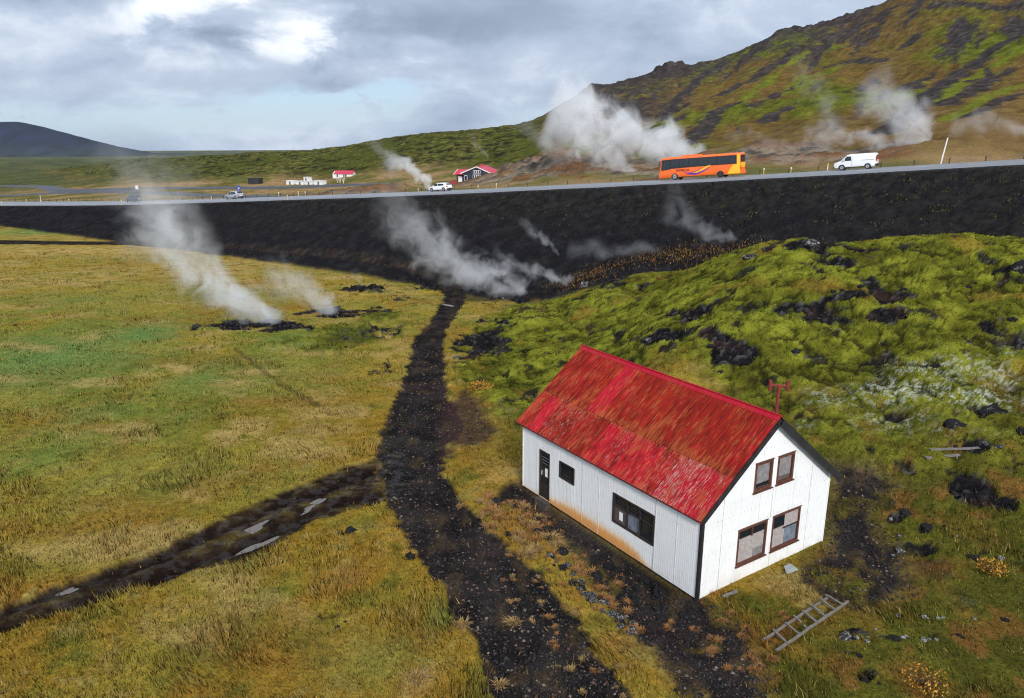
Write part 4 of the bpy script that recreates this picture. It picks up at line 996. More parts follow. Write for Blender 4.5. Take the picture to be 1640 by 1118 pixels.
def window(name, wall, box, frame_mat, cells, bars=(), fw=.055, depth=.06, sill=True, out=.035):
    """wall 'x' = long wall (box in y,z), 'y' = gable; cells: (u0,u1,v0,v1,material,name) in 0..1"""
    a, b_, z0, z1 = box; par = lw if wall == 'x' else gw
    def bx(mb, u0, u1, za, zb, d0, d1):
        return mb.box(-d1, -d0, u0, u1, za, zb) if wall == 'x' else mb.box(u0, u1, -d1, -d0, za, zb)
    fr = MB()
    bx(fr, a - .012, a + fw, z0, z1, -depth, out); bx(fr, b_ - fw, b_ + .012, z0, z1, -depth, out)
    bx(fr, a + fw, b_ - fw, z1 - fw, z1 + .012, -depth, out - .002); bx(fr, a + fw, b_ - fw, z0 - .012, z0 + fw, -depth, out - .002)
    win = fr.build(name, frame_mat, par)
    W_, H_ = b_ - a - 2 * fw, z1 - z0 - 2 * fw
    for (u0, u1, v0, v1, mt, nm, dd_) in cells:
        c_ = MB(); bx(c_, a + fw + u0 * W_, a + fw + u1 * W_, z0 + fw + v0 * H_, z0 + fw + v1 * H_, -depth + .004 + dd_, -depth + .016 + dd_)
        c_.build(nm, M[mt], win)
    for (u0, u1, v0, v1) in bars:
        c_ = MB(); bx(c_, a + fw + u0 * W_ - .018, a + fw + u1 * W_ + .018, z0 + fw + v0 * H_ - .018, z0 + fw + v1 * H_ + .018, -depth + .02, out - .012)
        c_.build('glazing_bar', frame_mat, win)
    if sill:
        c_ = MB(); bx(c_, a - .05, b_ + .05, z0 - .05, z0 - .014, -.02, out + .05); c_.build('sill', frame_mat, win)
        c_ = MB(); bx(c_, a - .03, b_ + .03, z1 + .013, z1 + .035, -.02, out + .025); c_.build('drip_board', frame_mat, win)
    return win
window('gable_window', 'y', G_UL, M['brownframe'], [(0, 1, .0, 1, 'greyboard', 'blind', 0), (.02, .98, .02, .18, 'glass', 'pane', .014)], fw=.075)
window('gable_window', 'y', G_UR, M['brownframe'], [(0, 1, .0, 1, 'greyboard', 'blind', 0), (.02, .98, .02, .16, 'brownboard', 'board', .014)], fw=.075)
window('gable_window', 'y', G_LL, M['brownframe'], [(0, .48, .74, 1, 'glass', 'pane', 0), (.52, 1, .74, 1, 'glass', 'pane', 0), (0, 1, .26, .73, 'plywood', 'board', .02), (0, .6, 0, .255, 'plywood', 'board', .024), (.605, 1, 0, .255, 'greyboard', 'board', .018)],
       [(.5, .5, .74, 1)], fw=.06)
window('gable_window', 'y', G_LR, M['brownframe'], [(0, .46, .62, 1, 'glass', 'pane', 0), (.47, 1, .56, 1.0, 'plywood', 'board', .03), (0, .5, 0, .60, 'plywood', 'board', .02), (.51, 1, 0, .5, 'haze_glass', 'pane', .01), (.42, 1, .5, .555, 'darkframe', 'strap', .024)],
       [], fw=.06)
window('small_window', 'x', WIN_S, M['darkframe'], [(0, 1, 0, 1, 'glass', 'pane', .01)], fw=.05, sill=False)
# on the long wall the picture's left is the far end: u grows to the left
bw = window('shop_window', 'x', WIN_B, M['darkframe'], [(.66, 1, .64, 1, 'glass', 'pane', 0), (.34, .65, .64, 1, 'glass', 'pane', 0), (0, .33, .64, 1, 'glass', 'pane', 0),
       (.66, 1, 0, .63, 'brownboard', 'board', .016), (.34, .65, 0, .63, 'haze_glass', 'pane', 0), (0, .33, 0, .63, 'glass', 'pane', 0)],
       [(.335, .335, 0, 1), (.655, .655, 0, 1), (0, 1, .635, .635)], fw=.06, sill=False)
MB().box(.016, .026, 3.72, 3.90, 1.10, 1.42).build('paper_notice', M['paper'], bw)
dr = MB()
for q_ in ((8.10, 8.16, .05, 2.12), (8.74, 8.80, .05, 2.12), (8.16, 8.74, 2.05, 2.12)): dr.box(-.035, .06, q_[0], q_[1], q_[2], q_[3])
door = dr.build('door', M['darkframe'], house)
MB().box(.03, .055, 8.16, 8.74, .05, .62).build('lower_panel', M['darkframe'], door)
MB().box(.034, .055, 8.22, 8.68, .68, 1.95).build('door_glass', M['glass'], door)
dl = MB(); dl.box(.022, .054, 8.16, 8.215, .62, 2.05).box(.022, .054, 8.685, 8.74, .62, 2.05).box(.022, .054, 8.215, 8.685, .62, .675).box(.022, .054, 8.215, 8.685, 1.955, 2.05)
dl.build('door_leaf', M['darkframe'], door)
for k_ in range(3): MB().box(.020, .030, 8.225, 8.675, 1.56 + k_ * .13, 1.575 + k_ * .13).build('grille_bar', M['greyboard'], door)
MB().box(.012, .021, 8.28, 8.46, 1.02, 1.38).build('paper_notice', M['paper'], door)
MB().tube([(.0, 8.66, 1.02), (.0, 8.66, 1.22)], .014, 6).build('door_handle', M['pipewhite'], door)
MB().box(-.25, .05, 8.08, 8.82, -.32, -.01).build('door_step', M['found'], house)
# ------------------------------------------------------------------ vehicles on the road
M['tyre'] = material('tyre', (.012, .012, .013), .85)
M['rim'] = material('rim', (.42, .43, .45), .35, metal=.7)
M['dark_rim'] = material('dark_rim', (.05, .05, .055), .5, metal=.5)
M['blackplastic'] = material('black_plastic', (.018, .018, .020), .6)
M['carglass'] = material('car_glass', (.014, .018, .024), .08, spec=.7)
M['white_paint'] = material('white_paint', (.78, .79, .80), .3, coat=.5)
M['silver_paint'] = material('silver_paint', (.42, .46, .50), .3, metal=.35, coat=.5)
M['blue_paint'] = material('dark_blue_paint', (.045, .075, .12), .3, metal=.2, coat=.5)
M['orange_paint'] = material('orange_paint', (.88, .155, .020), .35, coat=.4, vary=.06)
M['yellow_paint'] = material('yellow_paint', (.92, .48, .02), .35, coat=.4)
M['purple_paint'] = material('purple_paint', (.10, .02, .34), .4)
M['redlight'] = material('red_lamp', (.42, .012, .010), .25)
M['lamp'] = material('clear_lamp', (.62, .65, .68), .15)
M['lettering'] = material('dark_red_letters', (.20, .012, .012), .5)
M['plate'] = material('number_plate', (.75, .76, .78), .5)

class Vehicle:
    sx = 1.0
    def __init__(s, name, label, cat, L, Wd, H, top, belt, paint, bottom=.24, roofin=.22, nose=.18):
        s.L, s.W, s.H, s.top, s.belt, s.bot, s.roofin, s.nose = L, Wd, H, np.array(top, float), belt, bottom, roofin, nose
        s.root = empty(name); tag(s.root, label, cat, 'vehicles on the main road'); s.paint = paint
        s.body()
    def zt(s, x): return float(np.interp(x, s.top[:, 0], s.top[:, 1]))
    def half(s, x, z):
        e = abs(x) / (s.L / 2); w_ = s.W / 2 * (1 - s.nose * max(0, (e - .72) / .28) ** 2.2)
        if z > s.belt: w_ *= 1 - s.roofin * ((z - s.belt) / max(s.H - s.belt, .01)) ** 1.3
        else: w_ *= 1 - .07 * ((s.belt * .75 - z) / s.belt) ** 2
        return w_
    def body(s):
        xs = sorted(set(np.round(np.r_[np.linspace(-s.L / 2, s.L / 2, 34), s.top[:, 0]], 3)))
        K = 12; mb = MB(); ring = []
        for x in xs:
            zt = s.zt(x); zs = [s.bot + (zt - s.bot) * k / K for k in range(K + 1)]
            row = [(x, s.half(x, z) * (1 if 0 < k < K else .90), z + (-.0 if k else 0)) for k, z in enumerate(zs)]
            row += [(x, 0, zt + .025)]
            row += [(p[0], -p[1], p[2]) for p in reversed(row[:-1])]
            ring.append(row)
        n = len(ring[0])
        for r in ring: mb.v += r
        for i in range(len(ring) - 1):
            for j in range(n):
                a, b = i * n + j, i * n + (j + 1) % n
                mb.f.append((a, b, b + n, a + n))
        mb.f.append(tuple(range(n))); mb.f.append(tuple((len(ring) - 1) * n + j for j in reversed(range(n))))
        o = mb.build('body', s.paint, s.root); o.data.shade_smooth()
        md = o.modifiers.new('edges', 'EDGE_SPLIT'); md.split_angle = rad(38); s.bodyo = o
    def side(s, name, poly, mat, sides=(1, -1), off=.018, parent=None, nx=10, nz=5):
        """panel following the flank: poly is (x, z) outline, top and bottom chains given as lists"""
        bot, topc = [np.array(q, float) for q in poly]
        out = []
        for sd in sides:
            mb = MB(); x0 = max(bot[0, 0], topc[0, 0]); x1 = min(bot[-1, 0], topc[-1, 0])
            for i in range(nx + 1):
                t_ = i / nx
                xb = np.interp(t_, np.linspace(0, 1, len(bot)), bot[:, 0]); zb = np.interp(t_, np.linspace(0, 1, len(bot)), bot[:, 1])
                xt = np.interp(t_, np.linspace(0, 1, len(topc)), topc[:, 0]); ztp = np.interp(t_, np.linspace(0, 1, len(topc)), topc[:, 1])
                for j in range(nz + 1):
                    x = xb + (xt - xb) * j / nz; z = zb + (ztp - zb) * j / nz
                    mb.v.append((x, sd * (s.half(x, z) + off), z))
            mb.f = [(i * (nz + 1) + j, i * (nz + 1) + j + 1, (i + 1) * (nz + 1) + j + 1, (i + 1) * (nz + 1) + j) for i in range(nx) for j in range(nz)]
            out.append(mb.build(name, mat, parent or s.root, smooth=True))
        return out
    def over(s, name, x0, x1, mat, k=.86, off=.02, n=6):
        """glass laid over the top profile (windscreen, rear window)"""
        mb = MB()
        for i in range(n + 1):
            x = x0 + (x1 - x0) * i / n; z = s.zt(x); h = s.half(x, z) * k
            nxv = (s.zt(x + .02) - s.zt(x - .02)) / .04; l_ = math.hypot(nxv, 1)
            for y in (-1, -.5, 0, .5, 1): mb.v.append((x - nxv / l_ * off * 1.5, y * h, z + off / l_ * 1.5 + .025 * (1 - abs(y))))
        mb.f = [(i * 5 + j, i * 5 + j + 1, i * 5 + j + 6, i * 5 + j + 5) for i in range(n) for j in range(4)]
        return mb.build(name, mat, s.root, smooth=True)
    def wheel(s, x, r, wd, rim='rim', sides=(1, -1)):
        for sd in sides:
            y = s.half(x, r) - wd / 2 + .03
            ar = MB(); pts = [(math.cos(a) * (r + .07), math.sin(a) * (r + .07)) for a in np.linspace(-.25, math.pi + .25, 15)]
            ar.v = [(x + p[0], sd * (s.half(x, .5) + .008), r + p[1]) for p in pts]; ar.f = [tuple(range(len(pts)))]
            ar.build('wheel_arch', M['blackplastic'], s.root)
            t = MB(); prof = [(.55, wd / 2 - .03), (.92, wd / 2), (1, wd / 2 - .05), (1, -wd / 2 + .05), (.92, -wd / 2)]
            n = 20
            for rr, yy in prof:
                for j in range(n): a = 2 * math.pi * j / n; t.v.append((rr * r * math.cos(a), sd * yy, rr * r * math.sin(a)))
            t.f = [(i * n + j, i * n + (j + 1) % n, (i + 1) * n + (j + 1) % n, (i + 1) * n + j) for i in range(len(prof) - 1) for j in range(n)]
            w_ = t.build('wheel', M['tyre'], s.root, loc=(x, sd * y, r))
            d = MB(); d.v = [(0, sd * (wd / 2 - .05), 0)]
            for rr, yy in ((.25, wd / 2 - .0), (.66, wd / 2 - .012)):
                for j in range(n): a = 2 * math.pi * j / n; d.v.append((rr * r * math.cos(a), sd * yy, rr * r * math.sin(a)))
            d.f = [(0, 1 + j, 1 + (j + 1) % n) for j in range(n)] + [(1 + j, 1 + (j + 1) % n, 1 + n + (j + 1) % n, 1 + n + j) for j in range(n)]
            d.build('rim', M[rim], w_)
    def box(s, name, mat, *b, parent=None):
        return MB().box(*b).build(name, mat, parent or s.root)
    def place(s, st, lane):
        x, y, z = road_pt(st, lane); a, b = road_pt(st - 4, lane), road_pt(st + 4, lane)
        f = Vector((a[0] - b[0], a[1] - b[1], a[2] - b[2])).normalized(); l_ = Vector((0, 0, 1)).cross(f).normalized(); u = f.cross(l_)
        f = f * s.sx
        s.root.matrix_world = Matrix(((f.x, l_.x, u.x, x), (f.y, l_.y, u.y, y), (f.z, l_.z, u.z, z + .107), (0, 0, 0, 1)))
def station(x, y): return float((x - ROAD_O[0]) * ROAD_D[0] + (y - ROAD_O[1]) * ROAD_D[1])

# orange coach
L_ = 13.4  # overall
b = Vehicle('coach', 'orange and yellow coach driving down the main road', 'bus', L_, 2.55, 3.28,
            [(-6.7, 3.12), (-6.6, 3.24), (-6.0, 3.28), (5.2, 3.28), (6.0, 3.22), (6.35, 3.02), (6.45, 2.2), (6.62, 1.3), (6.7, 1.1)], 1.5, M['orange_paint'], bottom=.34, roofin=.05, nose=.06)
b.side('window_band', ([(-6.15, 1.78), (-2, 1.74), (1.2, 1.70), (4.6, 1.62), (6.35, 1.42)], [(-6.15, 2.98), (-2, 2.98), (1.2, 2.98), (4.6, 2.98), (6.18, 2.92)]), M['blackplastic'], nx=24, off=.014)
for i in range(7):
    x0 = -6.0 + i * 1.52
    b.side('side_window', ([(x0 + .05, 1.88), (x0 + 1.46, 1.86)], [(x0 + .05, 2.86), (x0 + 1.46, 2.86)]), M['carglass'], nx=3, nz=2, off=.03)
b.side('driver_window', ([(4.8, 1.55), (6.2, 1.42)], [(4.8, 2.72), (6.05, 2.7)]), M['carglass'], nx=4, nz=3, off=.03)
b.over('windscreen', 6.36, 6.62, M['carglass'], k=.94)
b.side('rear_livery', ([(-6.68, .45), (-4.6, .45)], [(-6.68, 1.72), (-5.6, 1.72)]), M['yellow_paint'], nx=6, nz=4, off=.012)
b.side('rear_pillar', ([(-6.66, 1.7), (-6.18, 1.7)], [(-6.62, 3.12), (-6.18, 3.14)]), M['yellow_paint'], nx=3, nz=4, off=.016)
b.box('rear_window', M['carglass'], -6.76, -6.69, -1.0, 1.0, 2.0, 2.95)
b.box('rear_panel', M['yellow_paint'], -6.735, -6.69, -1.1, 1.1, 1.25, 1.95)
b.box('rear_bumper', M['orange_paint'], -6.78, -6.66, -1.18, 1.18, .42, .95)
for y in (-1.05, 1.05): b.box('tail_lamp', M['redlight'], -6.765, -6.69, y - .1, y + .1, 1.0, 1.5)
b.box('roof_unit', M['orange_paint'], .2, 2.9, -.85, .85, 3.26, 3.46)
b.box('front_bumper', M['orange_paint'], 6.55, 6.78, -1.15, 1.15, .36, .8)
for y in (-.95, .95): b.box('headlamp', M['lamp'], 6.66, 6.75, y - .2, y + .2, .85, 1.05)
for y in (-1, 1): MB().tube([(6.35, y * 1.2, 2.75), (6.6, y * 1.42, 2.6), (6.6, y * 1.45, 2.1)], [.05, .06, .11], 6).build('wing_mirror', M['blackplastic'], b.root)
b.wheel(4.0, .50, .34); b.wheel(-3.55, .50, .36, 'dark_rim')
b.side('skirt', ([(-2.8, .34), (3.2, .34)], [(-2.8, .42), (3.2, .42)]), M['blackplastic'], nx=8, nz=1, off=.012)
def swoosh(name, mat, up, lo, off):
    b.side(name, (lo, up), mat, nx=20, nz=2, off=off, sides=(1,))
swoosh('blue_swoosh', M['purple_paint'], [(2.55, 1.10), (1.6, .86), (.5, .84), (-.7, 1.10), (-1.9, 1.52)], [(2.5, 1.07), (1.6, .68), (.5, .60), (-.7, .90), (-1.9, 1.46)], .020)
swoosh('yellow_swoosh', M['yellow_paint'], [(.9, .90), (.2, 1.05), (-.6, 1.36), (-1.4, 1.74), (-1.95, 1.84)], [(.9, .86), (.2, .86), (-.6, 1.10), (-1.4, 1.48), (-2.0, 1.70)], .026)
swoosh('purple_stripe', M['purple_paint'], [(1.7, .90), (.9, 1.02), (.1, 1.22), (-.5, 1.42)], [(1.7, .80), (.9, .94), (.1, 1.16), (-.5, 1.38)], .030)
cu = bpy.data.curves.new('coach_name', 'FONT'); cu.body = 'H\u00d3PB\u00cdLAR'; cu.size = .44; cu.space_character = 1.12; cu.offset = .008; cu.extrude = .004
tx = bpy.data.objects.new('coach_name', cu); COL.objects.link(tx)
me = bpy.data.meshes.new_from_object(tx.evaluated_get(bpy.context.evaluated_depsgraph_get())); bpy.data.objects.remove(tx)
me.materials.clear(); me.materials.append(M['lettering'])
link('name_lettering', me, None, b.root, (3.75, 1.305, 1.22), (rad(90), rad(2), rad(180)))
b.sx = .90
b.place(station(28.3, 113.6) - .7, 0.0)

# white panel van
v = Vehicle('panel_van', 'white panel van behind the coach', 'van', 5.15, 1.96, 1.98,
            [(-2.575, 1.6), (-2.5, 1.92), (-2.3, 1.97), (.6, 1.98), (.95, 1.90), (1.75, 1.22), (1.95, 1.14), (2.45, .98), (2.56, .78), (2.575, .6)], 1.1, M['white_paint'], bottom=.28, roofin=.12, nose=.12)
v.side('cab_window', ([(.42, 1.18), (1.50, 1.16)], [(.50, 1.72), (.98, 1.74)]), M['carglass'], nx=5, nz=3)
v.side('door_seam', ([(.34, .45), (.37, .45)], [(.34, 1.80), (.37, 1.80)]), M['blackplastic'], nx=1, nz=4, off=.008)
v.side('slide_rail', ([(-2.3, 1.14), (-.9, 1.14)], [(-2.3, 1.18), (-.9, 1.18)]), M['blackplastic'], nx=4, nz=1, off=.01)
v.side('sill', ([(-1.1, .28), (1.2, .28)], [(-1.1, .40), (1.2, .40)]), M['blackplastic'], nx=4, nz=1, off=.012)
v.over('windscreen', .98, 1.72, M['carglass'])
for y in (-.5, .5): v.box('rear_window', M['carglass'], -2.60, -2.55, y - .36, y + .36, 1.15, 1.72)
for y in (-.88, .88): v.box('tail_lamp', M['redlight'], -2.62, -2.5, y - .05, y + .07, .95, 1.55)
v.box('rear_bumper', M['blackplastic'], -2.66, -2.42, -.94, .94, .32, .62)
v.box('front_bumper', M['blackplastic'], 2.35, 2.63, -.88, .88, .28, .56)
for y in (-.7, .7): v.box('headlamp', M['lamp'], 2.40, 2.56, y - .16, y + .14, .78, .94)
for y in (-1, 1): v.box('wing_mirror', M['white_paint'], 1.22, 1.36, y * 1.10 - .10, y * 1.10 + .10, 1.16, 1.42)
v.wheel(1.58, .34, .22); v.wheel(-1.52, .34, .22)
v.place(station(45.1, 102.6), 0.0)

def car(name, label, paint, L, W_, H, suv, st, lane):
    hl = L / 2
    if suv: top = [(-hl, .85), (-hl + .05, 1.05), (-hl + .45, H - .08), (-hl + .8, H), (.25, H), (.55, H - .05), (1.15, 1.05), (1.35, .99), (hl - .25, .86), (hl - .03, .70), (hl, .55)]
    else: top = [(-hl, .80), (-hl + .05, .98), (-hl + .55, H - .12), (-hl + 1.1, H - .02), (-.2, H), (.3, H - .06), (1.10, .95), (1.3, .89), (hl - .25, .76), (hl - .03, .62), (hl, .5)]
    c = Vehicle(name, label, 'car', L, W_, H, top, .92, paint, bottom=.22, roofin=.26, nose=.2)
    zr = H - .10
    c.side('front_window', ([(-.05, .97), (.98, .97)], [(-.02, zr), (.42, zr - .02)]), M['carglass'], nx=5, nz=3)
    c.side('rear_side_window', ([(-hl + .62, 1.02), (-.12, .97)], [(-hl + .85, zr - .06), (-.10, zr)]), M['carglass'], nx=6, nz=3)
    c.over('windscreen', .40, 1.08, M['carglass'])
    c.over('rear_window', -hl + .12, -hl + .46, M['carglass'], k=.82)
    c.side('sill', ([(-.95, .22), (.95, .22)], [(-.95, .33), (.95, .33)]), M['blackplastic'], nx=4, nz=1, off=.012)
    c.box('rear_bumper', M['blackplastic'], -hl - .04, -hl + .25, -W_ * .44, W_ * .44, .24, .50)
    c.box('front_bumper', M['blackplastic'], hl - .25, hl + .03, -W_ * .40, W_ * .40, .22, .40)
    for y in (-1, 1):
        c.box('tail_lamp', M['redlight'], -hl - .015, -hl + .22, y * W_ * .40 - .10, y * W_ * .40 + .10, .72, .92)
        c.box('headlamp', M['lamp'], hl - .32, hl - .05, y * W_ * .36 - .12, y * W_ * .36 + .10, .62, .75)
        c.box('wing_mirror', paint, .78, .92, y * (W_ / 2 + .07) - .08, y * (W_ / 2 + .07) + .08, .96, 1.10)
    c.box('number_plate', M['plate'], -hl - .045, -hl - .02, -.26, .26, .60, .72)
    c.wheel(hl - .85, .32, .21); c.wheel(-hl + .78, .32, .21)
    c.place(st, lane); return c
car('hatchback', 'white hatchback on the main road below the lodge', M['white_paint'], 4.35, 1.80, 1.48, False, station(-12.9, 140.3), 0.0)
car('estate_car', 'silver car on the main road in front of a blue sign', M['silver_paint'], 4.6, 1.84, 1.62, True, station(-61.6, 171.9), 0.0)
car('suv', 'dark blue car at the left end of the main road', M['blue_paint'], 4.7, 1.88, 1.72, True, station(-94.4, 193.3), 0.0)
# ------------------------------------------------------------------ beyond the road: lodge, huts, fence, posts, signs
def gz1(x, y): return float(ground_z(x, y)[0])
M['navy'] = material('navy_boards', (.022, .026, .055), .7, vary=.25, vscale=2)
M['red_roof'] = material('clean_red_roof', (.48, .018, .050), .5, vary=.12, vscale=1)
M['white_wood'] = material('white_wood', (.74, .74, .72), .6, vary=.08)
M['darkwood'] = material('dark_wood', (.035, .030, .030), .8, vary=.3)
M['redwood'] = material('red_boards', (.30, .03, .045), .7, vary=.2)
M['yellow_post'] = material('yellow_post', (.66, .42, .05), .6)
M['greymetal'] = material('grey_metal', (.20, .20, .21), .5, metal=.6)
M['bluesign'] = material('blue_sign', (.015, .055, .36), .4)
M['old_wood'] = material('silvered_wood', (.145, .13, .115), .85, vary=.3, vscale=8, bump=(30, .3, .01))

lx, ly = -10.4, 231.0
lodge = empty('lodge', (lx, ly, gz1(lx, ly) - .1), rad(-17)); tag(lodge, 'navy lodge with a bright red roof and white gable trim', 'building')
MB().prism([(-4.3, -1.2), (4.3, -1.2), (4.3, 2.6), (0, 4.3), (-4.3, 2.6)], 0, 9, 'y').build('wall', M['navy'], lodge)
for sd in (-1, 1):
    mb = MB(); a = [(sd * 4.9, -.5, 2.42), (0, -.5, 4.36), (0, -.5, 4.52), (sd * 4.9, -.5, 2.58)]; b_ = [(p_[0], 9.4, p_[2]) for p_ in a]
    rf = mb.hexa(a, b_).build('roof', M['red_roof'], lodge)
    a = [(sd * 4.95, -.58, 2.34), (0, -.58, 4.30), (0, -.58, 4.58), (sd * 4.95, -.58, 2.62)]; b_ = [(p_[0], -.51, p_[2]) for p_ in a]
    MB().hexa(a, b_).build('bargeboard', M['white_wood'], lodge)
MB().box(-.35, .35, 4.2, 4.9, 4.2, 5.0).build('chimney', M['red_roof'], lodge)
def lodge_window(x0, x1, z0, z1, cols, rows=1):
    w_ = MB().box(x0, x1, -.09, -.02, z0, z1).build('window', M['white_wood'], lodge)
    for i in range(cols):
        for j in range(rows):
            cw_, ch = (x1 - x0) / cols, (z1 - z0) / rows
            MB().box(x0 + i * cw_ + .10, x0 + (i + 1) * cw_ - .10, -.12, -.085, z0 + j * ch + .10, z0 + (j + 1) * ch - .10).build('pane', M['carglass'], w_)
lodge_window(-1.15, 1.15, 2.55, 3.4, 4); lodge_window(-1.25, 1.25, .75, 2.15, 4)
lodge_window(-3.9, -3.0, .4, 1.9, 1)
MB().box(-1.6, 1.6, -.9, -.1, -.6, .55).build('porch', M['white_wood'], lodge)
MB().box(-4.6, -1.7, -1.6, -1.4, -.8, .1).build('terrace_rail', M['redwood'], lodge)
MB().box(-7.0, -4.3, 1.5, 7, -1.2, 2.0).build('side_wing', M['darkwood'], lodge)
MB().hexa([(-7.6, 1.0, 2.05), (-4.1, 1.0, 2.05), (-4.1, 1.0, 2.2), (-7.6, 1.0, 2.2)], [(-7.6, 4.4, 3.3), (-4.1, 4.4, 3.3), (-4.1, 4.4, 3.45), (-7.6, 4.4, 3.45)]).build('wing_roof', M['red_roof'], lodge)
MB().hexa([(-7.7, .9, 1.95), (-7.6, .9, 1.95), (-7.6, .9, 2.3), (-7.7, .9, 2.3)], [(-7.7, 4.4, 3.2), (-7.6, 4.4, 3.2), (-7.6, 4.4, 3.55), (-7.7, 4.4, 3.55)]).build('wing_trim', M['white_wood'], lodge)
MB().box(-6.4, -5.2, 1.40, 1.49, -.2, 1.5).build('wing_door', M['white_wood'], lodge)
MB().box(-8.6, -6.4, .2, .4, -1.0, .25).build('terrace_rail', M['redwood'], lodge)
MB().box(4.3, 6.6, 3, 8, -1.2, 2.2).build('annexe', M['darkwood'], lodge)
MB().hexa([(4.1, 2.4, 2.75), (6.9, 2.4, 2.05), (6.9, 2.4, 2.2), (4.1, 2.4, 2.9)], [(4.1, 8.4, 2.75), (6.9, 8.4, 2.05), (6.9, 8.4, 2.2), (4.1, 8.4, 2.9)]).build('annexe_roof', M['red_roof'], lodge)

hx, hy = -67.8, 316.0
ch = empty('cottage', (hx, hy, gz1(hx, hy) - .2), rad(-10)); tag(ch, 'small white cottage with a red roof left of the lodge', 'building')
MB().prism([(-2.2, -.8), (2.2, -.8), (2.2, 1.5), (0, 2.5), (-2.2, 1.5)], -4.1, 4.1, 'x').build('wall', M['white_wood'], ch)
for sd in (-1, 1):
    a = [(-3.6, sd * 2.5, 1.38), (-3.6, 0, 2.55), (-3.6, 0, 2.72), (-3.6, sd * 2.5, 1.55)]; b_ = [(4.3, p_[1], p_[2]) for p_ in a]
    MB().hexa(a, b_).build('roof', M['red_roof'], ch)
for x in (-2.4, .4, 1.2): MB().box(x, x + .55, -2.26, -2.19, .25, 1.15).build('window', M['carglass'], ch)

# low white huts and a dark shed along the branch road
for i, (x, y, L2, h2, lb) in enumerate(((-84.5, 292.5, 3.6, 1.35, 'leftmost of the low white huts beside the branch road'), (-79.9, 289.5, 3.3, 1.15, 'second white hut from the left beside the branch road'),
                                        (-75.9, 287.0, 3.2, 1.2, 'third white hut from the left beside the branch road'), (-71.5, 284.0, 4.0, 1.3, 'rightmost of the low white huts beside the branch road'),
                                        (-78.8, 294.5, 2.2, 2.0, 'taller white hut standing behind the row of low huts'))):
    y += 6.5
    hut = empty('white_hut', (x, y, gz1(x, y) + .0), rad(-28)); tag(hut, lb, 'hut', 'white huts by the branch road')
    MB().box(-L2 / 2, L2 / 2, -1.1, 1.1, -.8, h2).build('wall', M['white_wood'], hut)
    MB().box(-L2 / 2 - .12, L2 / 2 + .12, -1.25, 1.25, h2, h2 + .12).build('roof', M['pipewhite'], hut)
    MB().box(-.4, .4, -1.14, -1.09, -.2, h2 - .25).build('door', M['greymetal'], hut)
dx_, dy_ = -102.0, 310.0
sh = empty('dark_shed', (dx_, dy_, gz1(dx_, dy_) + .2), rad(-20)); tag(sh, 'dark slatted timber shed left of the white huts', 'shed')
MB().box(-2.5, 2.5, -1.3, 1.3, -.8, 1.9).build('core', M['blackplastic'], sh)
for i in range(6): MB().box(-2.55 + i * .87, -2.15 + i * .87, -1.40, -1.32, -.6, 2.0).build('slat', M['darkwood'], sh)
MB().box(-2.7, 2.7, -1.5, 1.5, 1.91, 2.05).build('roof', M['darkwood'], sh)

# pale leafless shrubs by the huts
M['palestem'] = material('pale_stems', (.52, .47, .38), .9)
for i, (x, y) in enumerate(((-64.0, 283.0), (-62.3, 281.0), (-65.6, 286))):
    y += 7; t_ = empty('bare_shrub', (x, y, gz1(x, y) - .1))
    tag(t_, ('middle one of three pale bare shrubs right of the white huts', 'rightmost of three pale bare shrubs beyond the white huts', 'leftmost of three pale bare shrubs next to the white huts')[i], 'shrub', 'pale bare shrubs')
    st_ = MB(); tw = MB()
    for k in range(5):
        a = random.uniform(0, 6.28); l_ = random.uniform(1.6, 2.8); d_ = Vector((math.cos(a) * .25, math.sin(a) * .25, 1))
        st_.tube([(0, 0, 0), d_ * l_ * .5, d_ * l_ + Vector((random.uniform(-.2, .2), random.uniform(-.2, .2), 0))], [.10, .07, .03], 5)
        for m_ in range(3):
            q_ = d_ * l_ * random.uniform(.4, .9); tw.tube([q_, q_ + Vector((random.uniform(-.5, .5), random.uniform(-.5, .5), random.uniform(.3, .8)))], [.05, .02], 4)
    st_.build('trunk', M['palestem'], t_); tw.build('branches', M['palestem'], t_)

# wire fence along the far verge
fence = empty('wire_fence', road_pt(-60, -5.0)); tag(fence, 'low wire fence on dark posts along the far verge', 'fence')
fo = Vector(road_pt(-60, -5.0)); pm = MB().box(-.05, .05, -.05, .05, -.35, 1.0).mesh('post', M['blackplastic'])
tops = []
for i in range(70):
    s_ = -196 + i * 4.0; q_ = road_pt(s_, -5.0); z_ = gz1(q_[0], q_[1]); p_ = Vector((q_[0], q_[1], z_)); tops.append(p_)
    o = link('post', pm, None, fence, p_ - fo, (random.uniform(-.04, .04), random.uniform(-.05, .05), 0))
for h_ in (.35, .62, .90):
    MB().tube([p_ - fo + Vector((0, 0, h_)) for p_ in tops], .012, 4).build('wire', M['greymetal'], fence)

